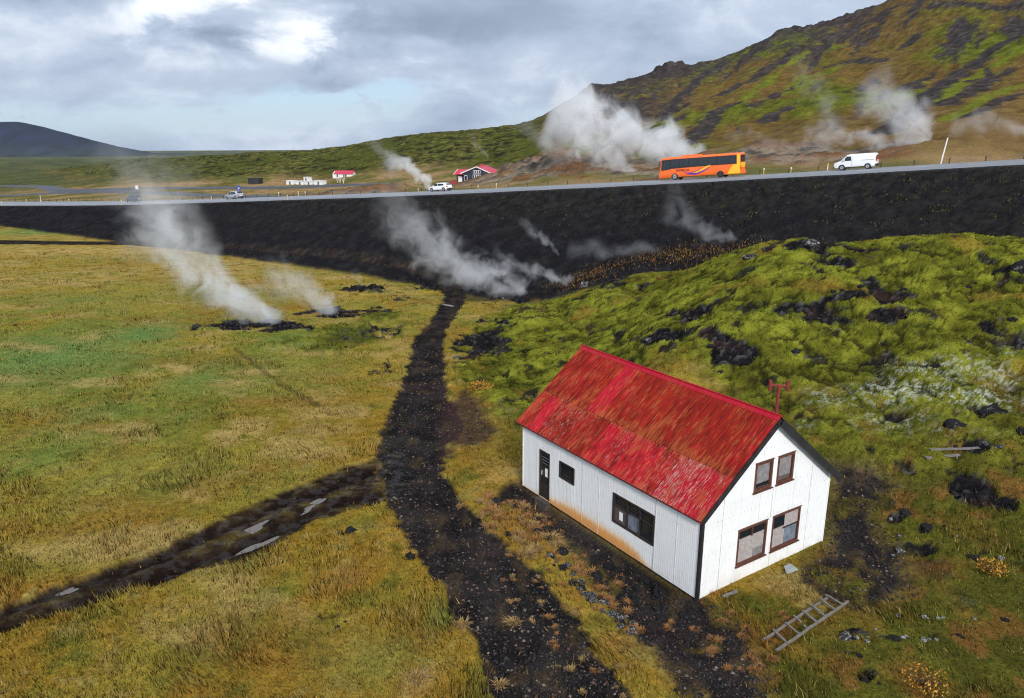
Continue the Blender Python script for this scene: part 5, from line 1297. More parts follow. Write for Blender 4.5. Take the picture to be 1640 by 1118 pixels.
# marker posts
def marker(s_, d_, h_, kind, label):
    q_ = road_pt(s_, d_); r_ = empty('marker_post', (q_[0], q_[1], gz1(q_[0], q_[1]))); tag(r_, label, 'marker post', 'roadside marker posts')
    w_ = .045
    MB().box(-w_, w_, -w_ / 2, w_ / 2, -.3, h_ * .78).build('post', M['yellow_post' if kind == 'y' else 'pipewhite'], r_)
    MB().box(-w_ - .02, w_ + .02, -w_ / 2 - .02, w_ / 2 + .02, h_ * .785, h_).build('reflector', M['yellow_post'] if kind != 'y' else M['white_wood'], r_)
for a in ((-176.1, -4.4, 1.0, 'y', 'short yellow marker post near the left end of the fence'), (-151.9, -4.4, 1.0, 'y', 'yellow marker post left of the dark blue car'),
          (-87.7, -4.4, 1.0, 'w', 'white marker post just left of the silver car'), (-64.0, -4.4, 1.3, 'y', 'yellow marker post right of the silver car'),
          (-60.1, -6.5, 1.3, 'w', 'white marker post behind the fence right of the silver car'), (-55.6, -4.4, 1.2, 'y', 'second yellow marker post right of the silver car'),
          (-24.3, -4.4, .9, 'y', 'yellow marker post left of the white hatchback'), (-10.2, -4.4, 1.0, 'y', 'yellow marker post below the lodge'),
          (-6.2, -4.4, 1.2, 'y', 'yellow marker post right of the lodge by the clay mound'), (40.7, -4.4, 1.2, 'y', 'yellow marker post right of the coach'),
          (44.5, -4.4, 1.1, 'y', 'yellow and white marker post midway between coach and van'), (49.4, -4.4, 1.3, 'w', 'white marker post just left of the van'),
          (-162.2, 8.5, 1.2, 'y', 'yellow marker post on the near verge at the left edge'), (-103.6, 8.5, 1.1, 'y', 'yellow marker post on the near verge by the dark blue car'),
          (-46.3, 8.5, 1.0, 'y', 'yellow marker post on the near verge right of the silver car')):
    marker(*a)
q_ = road_pt(62.8, -8.0); pz = gz1(q_[0], q_[1])
pole = empty('leaning_pole', (q_[0], q_[1], pz)); tag(pole, 'tall pale pole leaning right at the foot of the mountain', 'pole')
MB().tube([(0, 0, -.4), (.22, 0, 1.6), (.48, 0, 3.5)], [.095, .09, .075], 10).build('shaft', M['white_wood'], pole)
MB().tube([(.475, 0, 3.5), (.49, 0, 3.6)], [.09, .08], 10).build('cap', M['pipewhite'], pole)
q_ = road_pt(-174, -7.5); pz = gz1(q_[0], q_[1])
pole = empty('thin_pole', (q_[0], q_[1], pz)); tag(pole, 'thin pale pole beside the fence at the far left', 'pole')
MB().tube([(0, 0, -.3), (0, 0, 2.2)], [.06, .05], 8).build('shaft', M['pipewhite'], pole)
MB().box(-.12, .12, -.05, .05, .1, .5).build('plate', M['white_wood'], pole)
q_ = road_pt(-82.0, -8.0); pz = gz1(q_[0], q_[1])
sg = empty('road_sign', (q_[0], q_[1], pz), rad(-25)); tag(sg, 'blue road sign standing behind the silver car', 'sign')
MB().tube([(0, .04, -.3), (0, .04, 2.9)], .04, 8).build('post', M['greymetal'], sg)
pn = MB().box(-.45, .45, -.03, .03, 1.75, 3.1).build('panel', M['bluesign'], sg)
sy = MB(); sy.box(-.24, -.12, -.05, -.035, 1.95, 2.9).box(-.12, .22, -.05, -.035, 2.35, 2.47).box(.10, .22, -.05, -.035, 2.47, 2.8)
sy.build('symbol', M['white_wood'], pn)
q_ = (-137.0, 284.0); pz = gz1(*q_)
sg = empty('road_sign', (q_[0], q_[1], pz), rad(-20)); tag(sg, 'pale back of a road sign by the branch road', 'sign')
for x in (-.4, .4): MB().tube([(x, .05, -.3), (x, .05, 1.8)], .05, 6).build('post', M['greymetal'], sg)
MB().box(-.65, .65, -.03, .03, .75, 2.1).build('panel', M['pipewhite'], sg)

# ------------------------------------------------------------------ small things on the near ground
def wood_bar(name, p, q_, w_, h_, parent, n=6, wob=.012):
    """weathered bar with a little sag and taper"""
    p, q_ = Vector(p), Vector(q_); mb = MB(); dd = (q_ - p).normalized(); sd = dd.cross(Vector((0, 0, 1))).normalized(); up = sd.cross(dd)
    k = 0
    for i in range(n + 1):
        c = p.lerp(q_, i / n) + sd * random.uniform(-wob, wob) + up * random.uniform(-wob, wob) * .6; f_ = random.uniform(.88, 1.08)
        mb.v += [tuple(c + sd * x * w_ / 2 * f_ + up * y * h_ / 2 * f_) for x, y in ((-1, -1), (1, -1), (1, 1), (-1, 1))]
        if i:
            a = 4 * (i - 1)
            for j in range(4): mb.f.append((a + j, a + (j + 1) % 4, a + 4 + (j + 1) % 4, a + 4 + j))
    mb.f += [(0, 1, 2, 3), (4 * n + 3, 4 * n + 2, 4 * n + 1, 4 * n)]
    return mb.build(name, M['old_wood'], parent)
A = np.array([7.40, 19.30]); B = np.array([10.22, 21.52]); C2 = np.array([7.62, 18.78]); D2 = np.array([10.74, 21.26])
lad = empty('ladder', (9.0, 20.2, gz1(9.0, 20.2))); tag(lad, 'broken grey wooden ladder lying on the grass right of the house', 'ladder')
lo = Vector(lad.location)
def lp(v, h_): z_ = max(gz1(v[0], v[1]), lo.z - .05); return Vector((v[0], v[1], z_ + h_)) - lo
wood_bar('rail', lp(A, .13), lp(B, .13), .065, .05, lad, 9); wood_bar('rail', lp(C2, .13), lp(D2, .13), .07, .055, lad, 9)
for i, (ta, tb, ea, eb) in enumerate(((.16, .13, -.14, .03), (.33, .30, -.12, .02), (.60, .53, -.12, .04), (.72, .66, -.18, .03), (.86, .78, -.10, .03), (.97, .90, -.14, .0))):
    a = A + (B - A) * ta; b_ = C2 + (D2 - C2) * tb; e = b_ - a
    wood_bar('rung', lp(a + e * ea, .18), lp(b_ + e * eb, .175), .06 if i != 2 else .085, .032, lad, 4)
a = A + (B - A) * .47; b_ = C2 + (D2 - C2) * .42; e = b_ - a
wood_bar('broken_rung', lp(a - e * .15, .18), lp(a + e * .42, .17), .055, .03, lad, 3); wood_bar('broken_rung', lp(b_ - e * .36, .17), lp(b_ + e * .03, .17), .06, .03, lad, 3)
for (p, q_, lb) in (((17.75, 30.25), (19.3, 30.42), 'nearer of two grey planks lying on the lava behind the house'), ((18.2, 30.75), (20.35, 30.80), 'longer grey plank lying on the lava behind the house')):
    o = empty('plank', (p[0], p[1], gz1(*p))); tag(o, lb, 'plank', 'planks on the lava')
    zz = [gz1(p[0] + (q_[0] - p[0]) * t_, p[1] + (q_[1] - p[1]) * t_) for t_ in (0, .25, .5, .75, 1)]
    zl = sorted(zz)[2] + .05
    wood_bar('board', (0, 0, zl - o.location.z - .04), (q_[0] - p[0], q_[1] - p[1], zl - o.location.z + .02), .17, .05, o, 5)
    for t_ in (.1, .9):
        c = Vector((q_[0] - p[0], q_[1] - p[1], 0)) * t_; MB().box(c.x - .04, c.x + .04, c.y - .09, c.y + .09, zl - o.location.z - .12, zl - o.location.z - .03).build('batten', M['old_wood'], o)
sl = MB().prism([(-.28, -.2), (.3, -.12), (.22, .2), (-.1, .17)], 0, .03, 'z').build('slate', material('grey_slate', (.26, .27, .26), .7, vary=.2))
sl.location = (9.50, 23.12, gz1(9.50, 23.12) + .07); sl.rotation_euler = (.22, .06, .4); tag(sl, 'broken grey slab leaning by the gable wall', 'slab')
pb = empty('scrap_board', (7.05, 21.65, gz1(7.05, 21.65))); tag(pb, 'short grey board lying by the near corner of the house', 'board')
wood_bar('board', (-.25, -.12, .09), (.28, .16, .11), .11, .03, pb, 3); wood_bar('batten', (-.1, -.12, .06), (.0, .1, .06), .05, .03, pb, 2)

# puddles lying in the wheel ruts
wm = bpy.data.materials.new('muddy_water'); wm.use_nodes = True; t = NT(wm.node_tree); b_ = t.n['Principled BSDF']
b_.inputs['Base Color'].default_value = (.13, .112, .095, 1); b_.inputs['Roughness'].default_value = .04; b_.inputs['IOR'].default_value = 1.33
t.l.new(t.bump(t.noise(t.coord('Object'), 5, 2), .04, .01), b_.inputs['Normal'])
for i, (cx, cy, rx, ry) in enumerate(PUDDLES):
    n = 44; mb = MB(); ang = .85 if i not in (4,) else 0
    pts = []
    for k in range(n):
        a = 2 * math.pi * k / n; r_ = 1 + .20 * math.sin(3 * a + i * 2.1) + .09 * math.sin(5 * a + i)
        pts.append((math.cos(a) * (.95 if i < 2 else .7 if i < 5 else .45) * r_, math.sin(a) * (.26 if i < 2 else .17 if i != 4 else .6) * r_))
    if i != 4: pts = [(u * math.cos(.98) - v_ * math.sin(.98), u * math.sin(.98) + v_ * math.cos(.98)) for u, v_ in pts]
    zz = ground_z(np.array([cx + p_[0] * .7 for p_ in pts]), np.array([cy + p_[1] * .7 for p_ in pts]))
    mb.v = [(p_[0], p_[1], 0) for p_ in pts]; mb.f = [tuple(range(n))]
    o = mb.build('puddle', wm, None, (cx, cy, float(np.percentile(zz, 42)) + .008)); tag(o, kind='structure')
    o['label'] = ('pale puddle in the upper rut of the mud track', 'long puddle in the lower rut of the mud track', 'narrow puddle near the end of the mud track', 'small puddle beside the narrow one on the mud track', 'bright puddle at the far bend of the gravel track', 'thin puddle at the left of the mud track')[i]
# ------------------------------------------------------------------ rocks
def lava_material(name, dark, pale, thr):
    m_ = bpy.data.materials.new(name); m_.use_nodes = True; t = NT(m_.node_tree); b = t.n['Principled BSDF']
    P = t.coord('Object'); rnd = t.node('ShaderNodeObjectInfo').outputs['Random']
    Q = t.vmath('ADD', P, t.comb(t.math('MULTIPLY', rnd, 37), rnd, 0)); n1_ = t.noise(Q, 5, 4, .65); n2_ = t.noise(Q, 17, 3, .6)
    c = t.mix(t.step(t.math('ADD', n1_, t.math('MULTIPLY', t.math('SUBTRACT', n2_, .5), .5)), thr, thr + .12), dark, pale)
    t.l.new(c, b.inputs['Base Color']); b.inputs['Roughness'].default_value = .92; b.inputs['Specular IOR Level'].default_value = .15
    t.l.new(t.bump(n2_, .7, .05), b.inputs['Normal']); return m_
M['lava'] = lava_material('lava_rock', (.012, .0115, .0125), (.10, .10, .097), .60)
M['lichen_rock'] = lava_material('lichen_rock', (.028, .027, .027), (.24, .24, .235), .50)
M['pale_rock'] = lava_material('pale_rock', (.07, .07, .068), (.50, .50, .48), .47)
def rock_mesh(seed, mat):
    bm = bmesh.new(); bmesh.ops.create_icosphere(bm, subdivisions=2, radius=.5); rg = random.Random(seed)
    off = Vector((rg.uniform(0, 50), rg.uniform(0, 50), rg.uniform(0, 50))); from mathutils import noise as mn
    for v_ in bm.verts:
        d_ = v_.co.normalized(); v_.co = d_ * (.42 + .24 * mn.noise(d_ * 1.6 + off) + .10 * mn.noise(d_ * 4 + off)); v_.co.z *= .75
        if v_.co.z < -.2: v_.co.z = -.2
    me = bpy.data.meshes.new('rock'); bm.to_mesh(me); bm.free(); me.materials.append(mat); return me
RM = {k: [rock_mesh(i + j * 10, M[k]) for i in range(6)] for j, k in enumerate(('lava', 'lichen_rock', 'pale_rock'))}
ROCKN = 0
def rock(x, y, size, kind, label, group, z=None):
    global ROCKN; ROCKN += 1
    o = link('lava_rock', RM[kind][ROCKN % 6], None, None, (x, y, (gz1(x, y) if z is None else z) - size * .02), (random.uniform(-.4, .4), random.uniform(-.4, .4), random.uniform(0, 6.28)))
    f_ = size * 1.15; o.scale = (f_ * random.uniform(.8, 1.35), f_ * random.uniform(.8, 1.2), f_ * random.uniform(.7, 1.05)); tag(o, label, 'rock', group); return o
def scatter_z(P_):
    P_ = np.array(P_); return ground_z(P_[:, 0], P_[:, 1])
jobs = []
# pale crusted rocks edging the yard below the long wall
edge_line = np.array([[1.35, 24.9], [1.67, 24.1], [2.05, 23.2], [2.5, 22.3], [2.95, 21.4], [3.45, 20.5], [3.75, 19.7]])
for i in range(46):
    t_ = random.uniform(0, 6); k = int(min(t_, 5)); p_ = edge_line[k] + (edge_line[k + 1] - edge_line[k]) * (t_ - k)
    jobs.append((p_[0] + random.gauss(.12, .22), p_[1] + random.gauss(.1, .22), random.uniform(.12, .36), 'lichen_rock' if random.random() < .62 else 'lava', ('grey crusted rock at the upper end of the stony edge below the long wall' if t_ < 2 else 'grey crusted rock midway along the stony edge below the long wall' if t_ < 4 else 'grey crusted rock at the lower end of the stony edge below the house'), 'rocks edging the yard'))
for i in range(34):
    v_ = random.uniform(-.6, 6.5); u_ = -random.uniform(.15, 1.5); x, y = HOUSE_O[0] + HA[0] * u_ + HB[0] * v_, HOUSE_O[1] + HA[1] * u_ + HB[1] * v_
    jobs.append((x, y, random.uniform(.16, .5), 'lava', ('black lava rock beside the near corner of the long wall' if v_ < 1.2 else 'black lava rock below the wide window of the long wall' if v_ < 4.2 else 'black lava rock between the wide window and the door'), 'rocks beside the long wall'))
for i in range(14):
    v_ = random.uniform(6.6, 10.4); u_ = -random.uniform(.4, 2.6); x, y = HOUSE_O[0] + HA[0] * u_ + HB[0] * v_, HOUSE_O[1] + HA[1] * u_ + HB[1] * v_
    jobs.append((x, y, random.uniform(.2, .5), 'lava', 'black lava rock in dry grass left of the door', 'rocks left of the door'))
def zone(cx, cy):
    if cx < -14 and cy < 71: return 'black rocks of the tall meadow plume'
    if cx < -12 and cy < 80: return 'lava patch right of the tall meadow plume'
    if cx < -4 and cy > 80: return 'small lava patch left of the far bend of the track'
    if cx < -4: return 'lava specks along the left verge of the track'
    if cy > 80: return 'steaming ground at the bend of the track'
    if cx < 4 and cy > 40: return 'lava patch right of the track and above the house'
    if cy < 21: return 'heath right of the ladder'
    if cy < 26.5: return 'heath between the house and the right edge'
    if cy < 36: return 'lava by the planks at the right'
    if cx < 15: return 'lava patch above the roof ridge'
    if cy > 56: return 'crest of the moss hill'
    return 'lava patch high on the moss slope' if cx < 27 else 'lava at the right edge of the moss slope'
for j, (cx, cy, rx, ry, a_) in enumerate(ROCKS):
    for i in range(int(1.5 + 2.2 * a_ * min(2.2, rx))):
        a = random.uniform(0, 6.28); r_ = math.sqrt(random.random()) * 1.0; zn = zone(cx, cy)
        sz = random.uniform(.10, .36) * (1 + cy / 110); big = sz / (1 + cy / 110)
        word = 'largest black' if big > .32 else 'mid-sized black' if big > .2 else 'small black'
        jobs.append((cx + math.cos(a) * r_ * rx, cy + math.sin(a) * r_ * ry, sz, 'lava' if random.random() < .88 else 'lichen_rock', word + ' rock in the ' + zn, zn))
for x, y, s_ in ((10.26, 19.53, .2), (10.5, 19.36, .24), (10.6, 19.55, .13), (11.6, 19.47, .2), (11.75, 19.55, .14), (12.17, 19.36, .26), (12.35, 19.40, .2), (12.5, 19.3, .14), (12.72, 20.36, .24), (13.1, 20.33, .2), (13.3, 20.4, .16), (12.0, 20.6, .16), (11.0, 19.9, .14), (14.2, 20.3, .14), (16.9, 23.4, .3), (13.6, 24.2, .2), (14.6, 26.5, .2), (16.2, 24.9, .16)):
    jobs.append((x, y, s_ * .8, 'pale_rock', 'pale stone in the heath right of the ladder', 'pale stones in the heath'))
for x, y, s_, lb in ((8.03, 84.0, 1.2, 'large grey boulder beside the rust-coloured grass below the bank'), (23.9, 60.6, 1.0, 'grey boulder on the crest of the moss hill'), (22.9, 34.2, 1.0, 'dark boulder among the white lichen at the right'), (34.1, 50.4, 1.9, 'dark boulder at the right edge of the moss hill'),
                     (20.5, 33.0, .9, 'dark boulder just left of the lichen boulder at the right'), (19.4, 61.9, 1.2, 'small grey boulder left on the crest of the moss hill')):
    jobs.append((x, y, s_, 'lichen_rock' if 'grey' in lb else 'lava', lb, 'boulders'))
jz = scatter_z([(j[0], j[1]) for j in jobs])
for j, z_ in zip(jobs, jz):
    uu, vv = house_uv(np.array([j[0]]), np.array([j[1]]))
    if -.1 < uu[0] < HOUSE_W + .2 and -.15 < vv[0] < HOUSE_L + .1: continue
    rock(j[0], j[1], j[2], j[3], j[4], j[5], float(z_))

# ------------------------------------------------------------------ grass, moss fringe, gravel (too many to count)
def blade_mesh(name, base, d_, hgt, wid, colr, lean=None, tips=None):
    """one pointed two-part blade per row"""
    n = len(base); az_ = RNG.uniform(0, 2 * np.pi, n)
    sx, sy = np.cos(az_) * wid / 2, np.sin(az_) * wid / 2
    V = np.zeros((n, 3, 3), np.float32)
    V[:, 0] = base; V[:, 0, 0] -= sx; V[:, 0, 1] -= sy; V[:, 1] = base; V[:, 1, 0] += sx; V[:, 1, 1] += sy
    V[:, 0:2, 2] -= .02
    V[:, 2] = base + d_ * hgt[:, None]
    me = bpy.data.meshes.new(name)
    me.vertices.add(n * 3); me.vertices.foreach_set('co', V.ravel())
    me.loops.add(n * 3); me.loops.foreach_set('vertex_index', np.arange(n * 3, dtype=np.int32))
    me.polygons.add(n); me.polygons.foreach_set('loop_start', np.arange(0, n * 3, 3, dtype=np.int32))
    me.update(calc_edges=True)
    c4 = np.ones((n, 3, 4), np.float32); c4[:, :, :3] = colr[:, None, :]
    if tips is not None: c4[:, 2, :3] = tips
    a = me.attributes.new('col', 'FLOAT_COLOR', 'POINT'); a.data.foreach_set('color', c4.ravel())
    nn = np.zeros((n, 3, 3), np.float32); nn[:, :, 2] = 1; nn[:, :, 0] = (np.sin(az_) * .45)[:, None]; nn[:, :, 1] = (-np.cos(az_) * .45 - .15)[:, None]
    nn /= np.linalg.norm(nn, axis=2, keepdims=True)
    me.polygons.foreach_set('use_smooth', np.ones(n, bool))
    me.normals_split_custom_set_from_vertices(nn.reshape(-1, 3))
    me.materials.append(M['blade']); return me
bm_ = bpy.data.materials.new('grass_blade'); bm_.use_nodes = True; t = NT(bm_.node_tree); b = t.n['Principled BSDF']
t.l.new(t.attr('col', out='Color'), b.inputs['Base Color']); b.inputs['Roughness'].default_value = .85; b.inputs['Specular IOR Level'].default_value = .1
M['blade'] = bm_
WIND = np.array([-.35, .10, 0.])
def grow(n_try, ymin, ymax, want, tuft, seed):
    """tuft centres on the near ground; want(terrain tuple, x, y) -> keep probability"""
    rg = np.random.default_rng(seed)
    y = np.exp(rg.uniform(np.log(ymin), np.log(ymax), n_try)); x = y * rg.uniform(-.92, .92, n_try)
    T_ = terrain(x, y); s_, dd = road_sd(x, y); u, v = house_uv(x, y)
    inh = (u > -.12) & (u < HOUSE_W + .1) & (v > -.12) & (v < HOUSE_L + .1)
    k = (rg.random(n_try) < want(T_, x, y)) & ~inh & (dd > ROAD_NEAR + 1.5)
    return x[k], y[k], T_[0][k], T_[1][k], rg
# meadow grass
def want_grass(T_, x, y):
    z, c, g, m_, mu, r = T_
    soil = np.maximum(g, mu); heath = (m_ > .4) & (y < 32)
    return np.where((r == 0) | (r == 6), np.clip(1 - soil * 1.6, 0, 1), np.where(heath, .38 * (1 - g), np.where(m_ > .4, .05, np.clip(.16 * (1 - soil) + .045, 0, 1)))) * np.where(r == 3, 0, 1)
x, y, z, c, rg = grow(150000, 12.5, 130, want_grass, 0, 5)
print('tufts', len(x), round(time.time() - T0, 1))
NB = 5
bx_ = np.repeat(x, NB); by_ = np.repeat(y, NB); n = len(bx_)
rr = rg.uniform(.0, .16, n) * np.clip(by_ / 30, .8, 3); aa = rg.uniform(0, 6.28, n)
bx_ = bx_ + np.cos(aa) * rr; by_ = by_ + np.sin(aa) * rr * 1.2
base = np.stack([bx_, by_, np.repeat(z, NB)], -1)
wa = 2.6 + 2.2 * fbm(bx_ / 5, by_ / 5, 205, 2); ws = .35 + .9 * sstep(-.1, .4, fbm(bx_ / 2.6, by_ / 2.6, 206, 3))
lean = rg.normal(0, .38, (n, 3)); lean[:, 2] = 1; dirn = lean + np.stack([np.cos(wa) * ws, np.sin(wa) * ws, 0 * ws], -1); dirn /= np.linalg.norm(dirn, axis=1, keepdims=True)
lush = sstep(-.4, .5, fbm(bx_ / 3.2, by_ / 3.2, 201, 3))
hg = rg.uniform(.09, .27, n) * (.40 + 1.15 * lush * lush) * np.where(np.repeat(c[:, 0] > .24, NB), 1.25, 1)
wd = np.clip(.0105 + .00042 * by_, .012, .06) * rg.uniform(.6, 1.3, n)
cc = np.repeat(c, NB, 0) * rg.uniform(.74, 1.30, n)[:, None]
dryb = rg.random(n) < .12
cc[dryb] = np.array([.40, .28, .090]) * rg.uniform(.7, 1.25, dryb.sum())[:, None]
rus = rg.random(n) < .06; cc[rus] = np.array([.25, .11, .024]) * rg.uniform(.7, 1.2, rus.sum())[:, None]
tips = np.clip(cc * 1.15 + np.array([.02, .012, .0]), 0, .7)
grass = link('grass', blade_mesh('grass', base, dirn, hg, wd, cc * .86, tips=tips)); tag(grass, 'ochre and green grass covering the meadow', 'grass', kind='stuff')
# short woolly moss and crowberry on the lava field
def want_moss(T_, x, y): return np.where(T_[5] == 4, T_[3] * np.where(y < 30, .75, 1), 0)
x, y, z, c, rg = grow(120000, 14, 92, want_moss, 0, 9)
print('moss', len(x), round(time.time() - T0, 1))
n = len(x) * 3; by_ = np.repeat(y, 3); sp = np.clip(.05 + by_ * .0022, .05, .2); bx_ = np.repeat(x, 3) + rg.normal(0, 1, n) * sp; by_ = by_ + rg.normal(0, 1, n) * sp
base = np.stack([bx_, by_, np.repeat(z, 3) - .015], -1); dirn = rg.normal(0, .7, (n, 3)); dirn[:, 2] = 1; dirn += WIND; dirn /= np.linalg.norm(dirn, axis=1, keepdims=True)
cm = np.repeat(c, 3, 0) * rg.uniform(.55, 1.45, n)[:, None]
tag(link('moss', blade_mesh('moss', base, dirn, rg.uniform(.03, .075, n) * np.clip(by_ / 40, .7, 1.5), np.clip(.015 + by_ * .001, .022, .08), cm * .92, tips=np.clip(cm * 1.15, 0, .6))), 'woolly green moss cushions over the lava', 'moss', kind='stuff')
# rusty grass along the foot of the bank
n0 = 3000; rg = np.random.default_rng(12); k = rg.integers(0, 6, n0); ctr_ = np.array([(21, 84.5), (16.5, 87), (18.5, 85.6), (10, 87), (24, 82.6), (7.5, 85.5)])
x = ctr_[k, 0] + rg.normal(0, 2.2, n0); y = ctr_[k, 1] + rg.normal(0, 1.0, n0); T_ = terrain(x, y)
base = np.stack([x, y, T_[0] - .02], -1); dirn = rg.normal(0, .4, (n0, 3)); dirn[:, 2] = 1; dirn /= np.linalg.norm(dirn, axis=1, keepdims=True)
cr_ = np.array([.22, .095, .025]) * rg.uniform(.45, 1.4, n0)[:, None]; g_ = rg.random(n0) < .3; cr_[g_] = np.array([.20, .15, .03]) * rg.uniform(.5, 1.3, g_.sum())[:, None]
tag(link('rusty_grass', blade_mesh('rusty_grass', base, dirn, rg.uniform(.10, .32, n0), rg.uniform(.06, .13, n0), cr_)), 'rust-coloured grass along the foot of the road bank', 'grass', kind='stuff')
# sparse plants on the slag bank
def want_bank(T_, x, y):
    s_, dd = road_sd(x, y); r = T_[5]
    d_ = fbm(x / 2.2, y / 2.2, 77, 3); up = sstep(24, 4, dd - ROAD_NEAR) * sstep(-10, 45, s_) + .55 * sstep(30, 70, s_) + .12
    return np.where((r == 3), np.clip(up, 0, 1) * sstep(.02, .3, d_), 0)
x, y, z, c, rg = grow(46000, 60, 240, want_bank, 0, 6)
print('bank', len(x), round(time.time() - T0, 1))
n = len(x) * 4; bx_ = np.repeat(x, 4) + rg.normal(0, .12, n); by_ = np.repeat(y, 4) + rg.normal(0, .12, n)
base = np.stack([bx_, by_, np.repeat(z, 4) + .02], -1); dirn = rg.normal(0, .55, (n, 3)); dirn[:, 2] = 1; dirn /= np.linalg.norm(dirn, axis=1, keepdims=True)
cb = np.array([.085, .074, .034]) * rg.uniform(.35, 1.35, n)[:, None]; g_ = rg.random(n) < .35; cb[g_] = np.array([.10, .105, .03]) * rg.uniform(.6, 1.3, g_.sum())[:, None]
tag(link('bank_plants', blade_mesh('bank_plants', base, dirn, rg.uniform(.12, .30, n), rg.uniform(.06, .14, n), cb)), 'thin olive plants dotting the black road bank', 'plants', kind='stuff')
# loose stones on the track and the yard
def want_stone(T_, x, y): return np.where((T_[5] == 1) | (T_[5] == 7), .75, 0)
x, y, z, c, rg = grow(110000, 13, 60, want_stone, 0, 8)
n = len(x); sz = rg.gamma(2.0, .010, n) + .010; sz = np.clip(sz * (1 + y / 90), .01, .085)
ov = np.array([[1, 0, 0], [-1, 0, 0], [0, 1, 0], [0, -1, 0], [0, 0, .7], [0, 0, -.6]], np.float32); of = np.array([[0, 2, 4], [2, 1, 4], [1, 3, 4], [3, 0, 4], [2, 0, 5], [1, 2, 5], [3, 1, 5], [0, 3, 5]])
th = rg.uniform(0, 6.28, n); cs, sn = np.cos(th), np.sin(th); jit = rg.uniform(.6, 1.3, (n, 6, 3)); L0 = ov[None] * jit * sz[:, None, None]
V = np.stack([L0[..., 0] * cs[:, None] - L0[..., 1] * sn[:, None] + x[:, None], L0[..., 0] * sn[:, None] + L0[..., 1] * cs[:, None] + y[:, None], L0[..., 2] + z[:, None] + sz[:, None] * .25], -1)
me = bpy.data.meshes.new('loose_stones'); F = (of[None] + (np.arange(n) * 6)[:, None, None]).reshape(-1, 3)
me.vertices.add(n * 6); me.vertices.foreach_set('co', V.astype(np.float32).ravel()); me.loops.add(len(F) * 3); me.loops.foreach_set('vertex_index', F.astype(np.int32).ravel())
me.polygons.add(len(F)); me.polygons.foreach_set('loop_start', np.arange(0, len(F) * 3, 3, dtype=np.int32)); me.update(calc_edges=True)
sc_ = np.array([.030, .0275, .0275]) * rg.uniform(.5, 1.5, n)[:, None]; p_ = rg.random(n) < .17; sc_[p_] = np.array([.15, .115, .09]) * rg.uniform(.5, 1.3, p_.sum())[:, None]
p_ = rg.random(n) < .12; sc_[p_] = np.array([.085, .045, .038]) * rg.uniform(.6, 1.3, p_.sum())[:, None]
a = me.attributes.new('col', 'FLOAT_COLOR', 'POINT'); c4 = np.ones((n, 6, 4), np.float32); c4[:, :, :3] = sc_[:, None]; a.data.foreach_set('color', c4.ravel())
me.materials.append(M['blade']); tag(link('loose_stones', me), 'loose stones strewn over the black track', 'stones', kind='stuff')
print('stones', n, round(time.time() - T0, 1))

# dry tufts that stand alone on the gravel
M['straw'] = material('straw', (.27, .17, .060), .9, vary=.3, vscale=12)
M['orange_straw'] = material('orange_straw', (.25, .115, .032), .9, vary=.3, vscale=12)
M['heart'] = material('tuft_heart', (.13, .085, .03), .95)
def tuft_meshes(seed, mat, n, r_, h_):
    rg_ = random.Random(seed); mb = MB()
    for i in range(n):
        a = rg_.uniform(0, 6.28); q_ = rg_.random() ** .6; bx2 = Vector((math.cos(a) * q_ * r_ * .5, math.sin(a) * q_ * r_ * .5, -.02)); out = Vector((math.cos(a), math.sin(a), 0))
        tip = bx2 + out * r_ * rg_.uniform(.1, .9) + Vector((rg_.gauss(-.09, .07), rg_.gauss(.0, .05), h_ * rg_.uniform(.25, .85))); s2 = out.cross(Vector((0, 0, 1))) * .010
        mid = bx2.lerp(tip, .55) + Vector((0, 0, h_ * .16))
        mb.add([bx2 - s2, bx2 + s2, mid + s2 * .9, mid - s2 * .9, tip], [(0, 1, 2, 3), (3, 2, 4)])
    return mb.mesh('blades', mat, fix=False)
TM = [tuft_meshes(i, M['straw'] if i % 2 == 0 else M['orange_straw'], 110, .21, .19) for i in range(6)]
TN_ = 0
def grass_tuft(x, y, s_, label, group, kind=None):
    global TN_; TN_ += 1
    o = link('grass_tuft', TM[(TN_ % 3) * 2 + (kind if kind is not None else TN_ % 2)], None, None, (x, y, gz1(x, y)), (0, 0, random.uniform(0, 6.28))); s_ *= .85; o.scale = (s_ * random.uniform(.7, 1.3), s_ * random.uniform(.7, 1.3), s_ * random.uniform(.7, 1.1)); return tag(o, label, 'grass tuft', group)
grass_tuft(.10, 20.45, 1.4, 'largest pale straw tuft growing on the black track', 'dry tufts on the track', 0)
grass_tuft(-.33, 17.4, 1.3, 'tall straw tuft at the left edge of the track near the bottom', 'dry tufts on the track', 0)
grass_tuft(-1.49, 20.2, 1.2, 'pale straw tuft on the left verge of the track', 'dry tufts on the track', 0)
grass_tuft(-2.6, 17.5, 1.4, 'wide pale tuft in the meadow at the bottom of the picture', 'dry tufts on the track', 0)
for i in range(34):
    y = random.uniform(17, 25); x = random.uniform(-.2, 2.0) + (22 - y) * .28
    grass_tuft(x, y, random.uniform(.4, .85), ('small dry tuft on the gravel at the bottom of the track' if y < 19.5 else 'small dry tuft on the gravel below the stony edge' if y < 22.3 else 'small dry tuft on the gravel level with the wide window'), 'small dry tufts on the track')
for i in range(30):
    t_ = random.uniform(0, 6); k = int(min(t_, 5)); p_ = edge_line[k] + (edge_line[k + 1] - edge_line[k]) * (t_ - k)
    grass_tuft(p_[0] + random.gauss(.55, .45), p_[1] + random.gauss(.3, .4), random.uniform(.6, 1.25), ('orange dry tuft among the uppermost rocks of the stony edge' if t_ < 2 else 'orange dry tuft among the middle rocks of the stony edge' if t_ < 4 else 'orange dry tuft among the lowest rocks of the stony edge'), 'dry tufts among the rocks', 1)
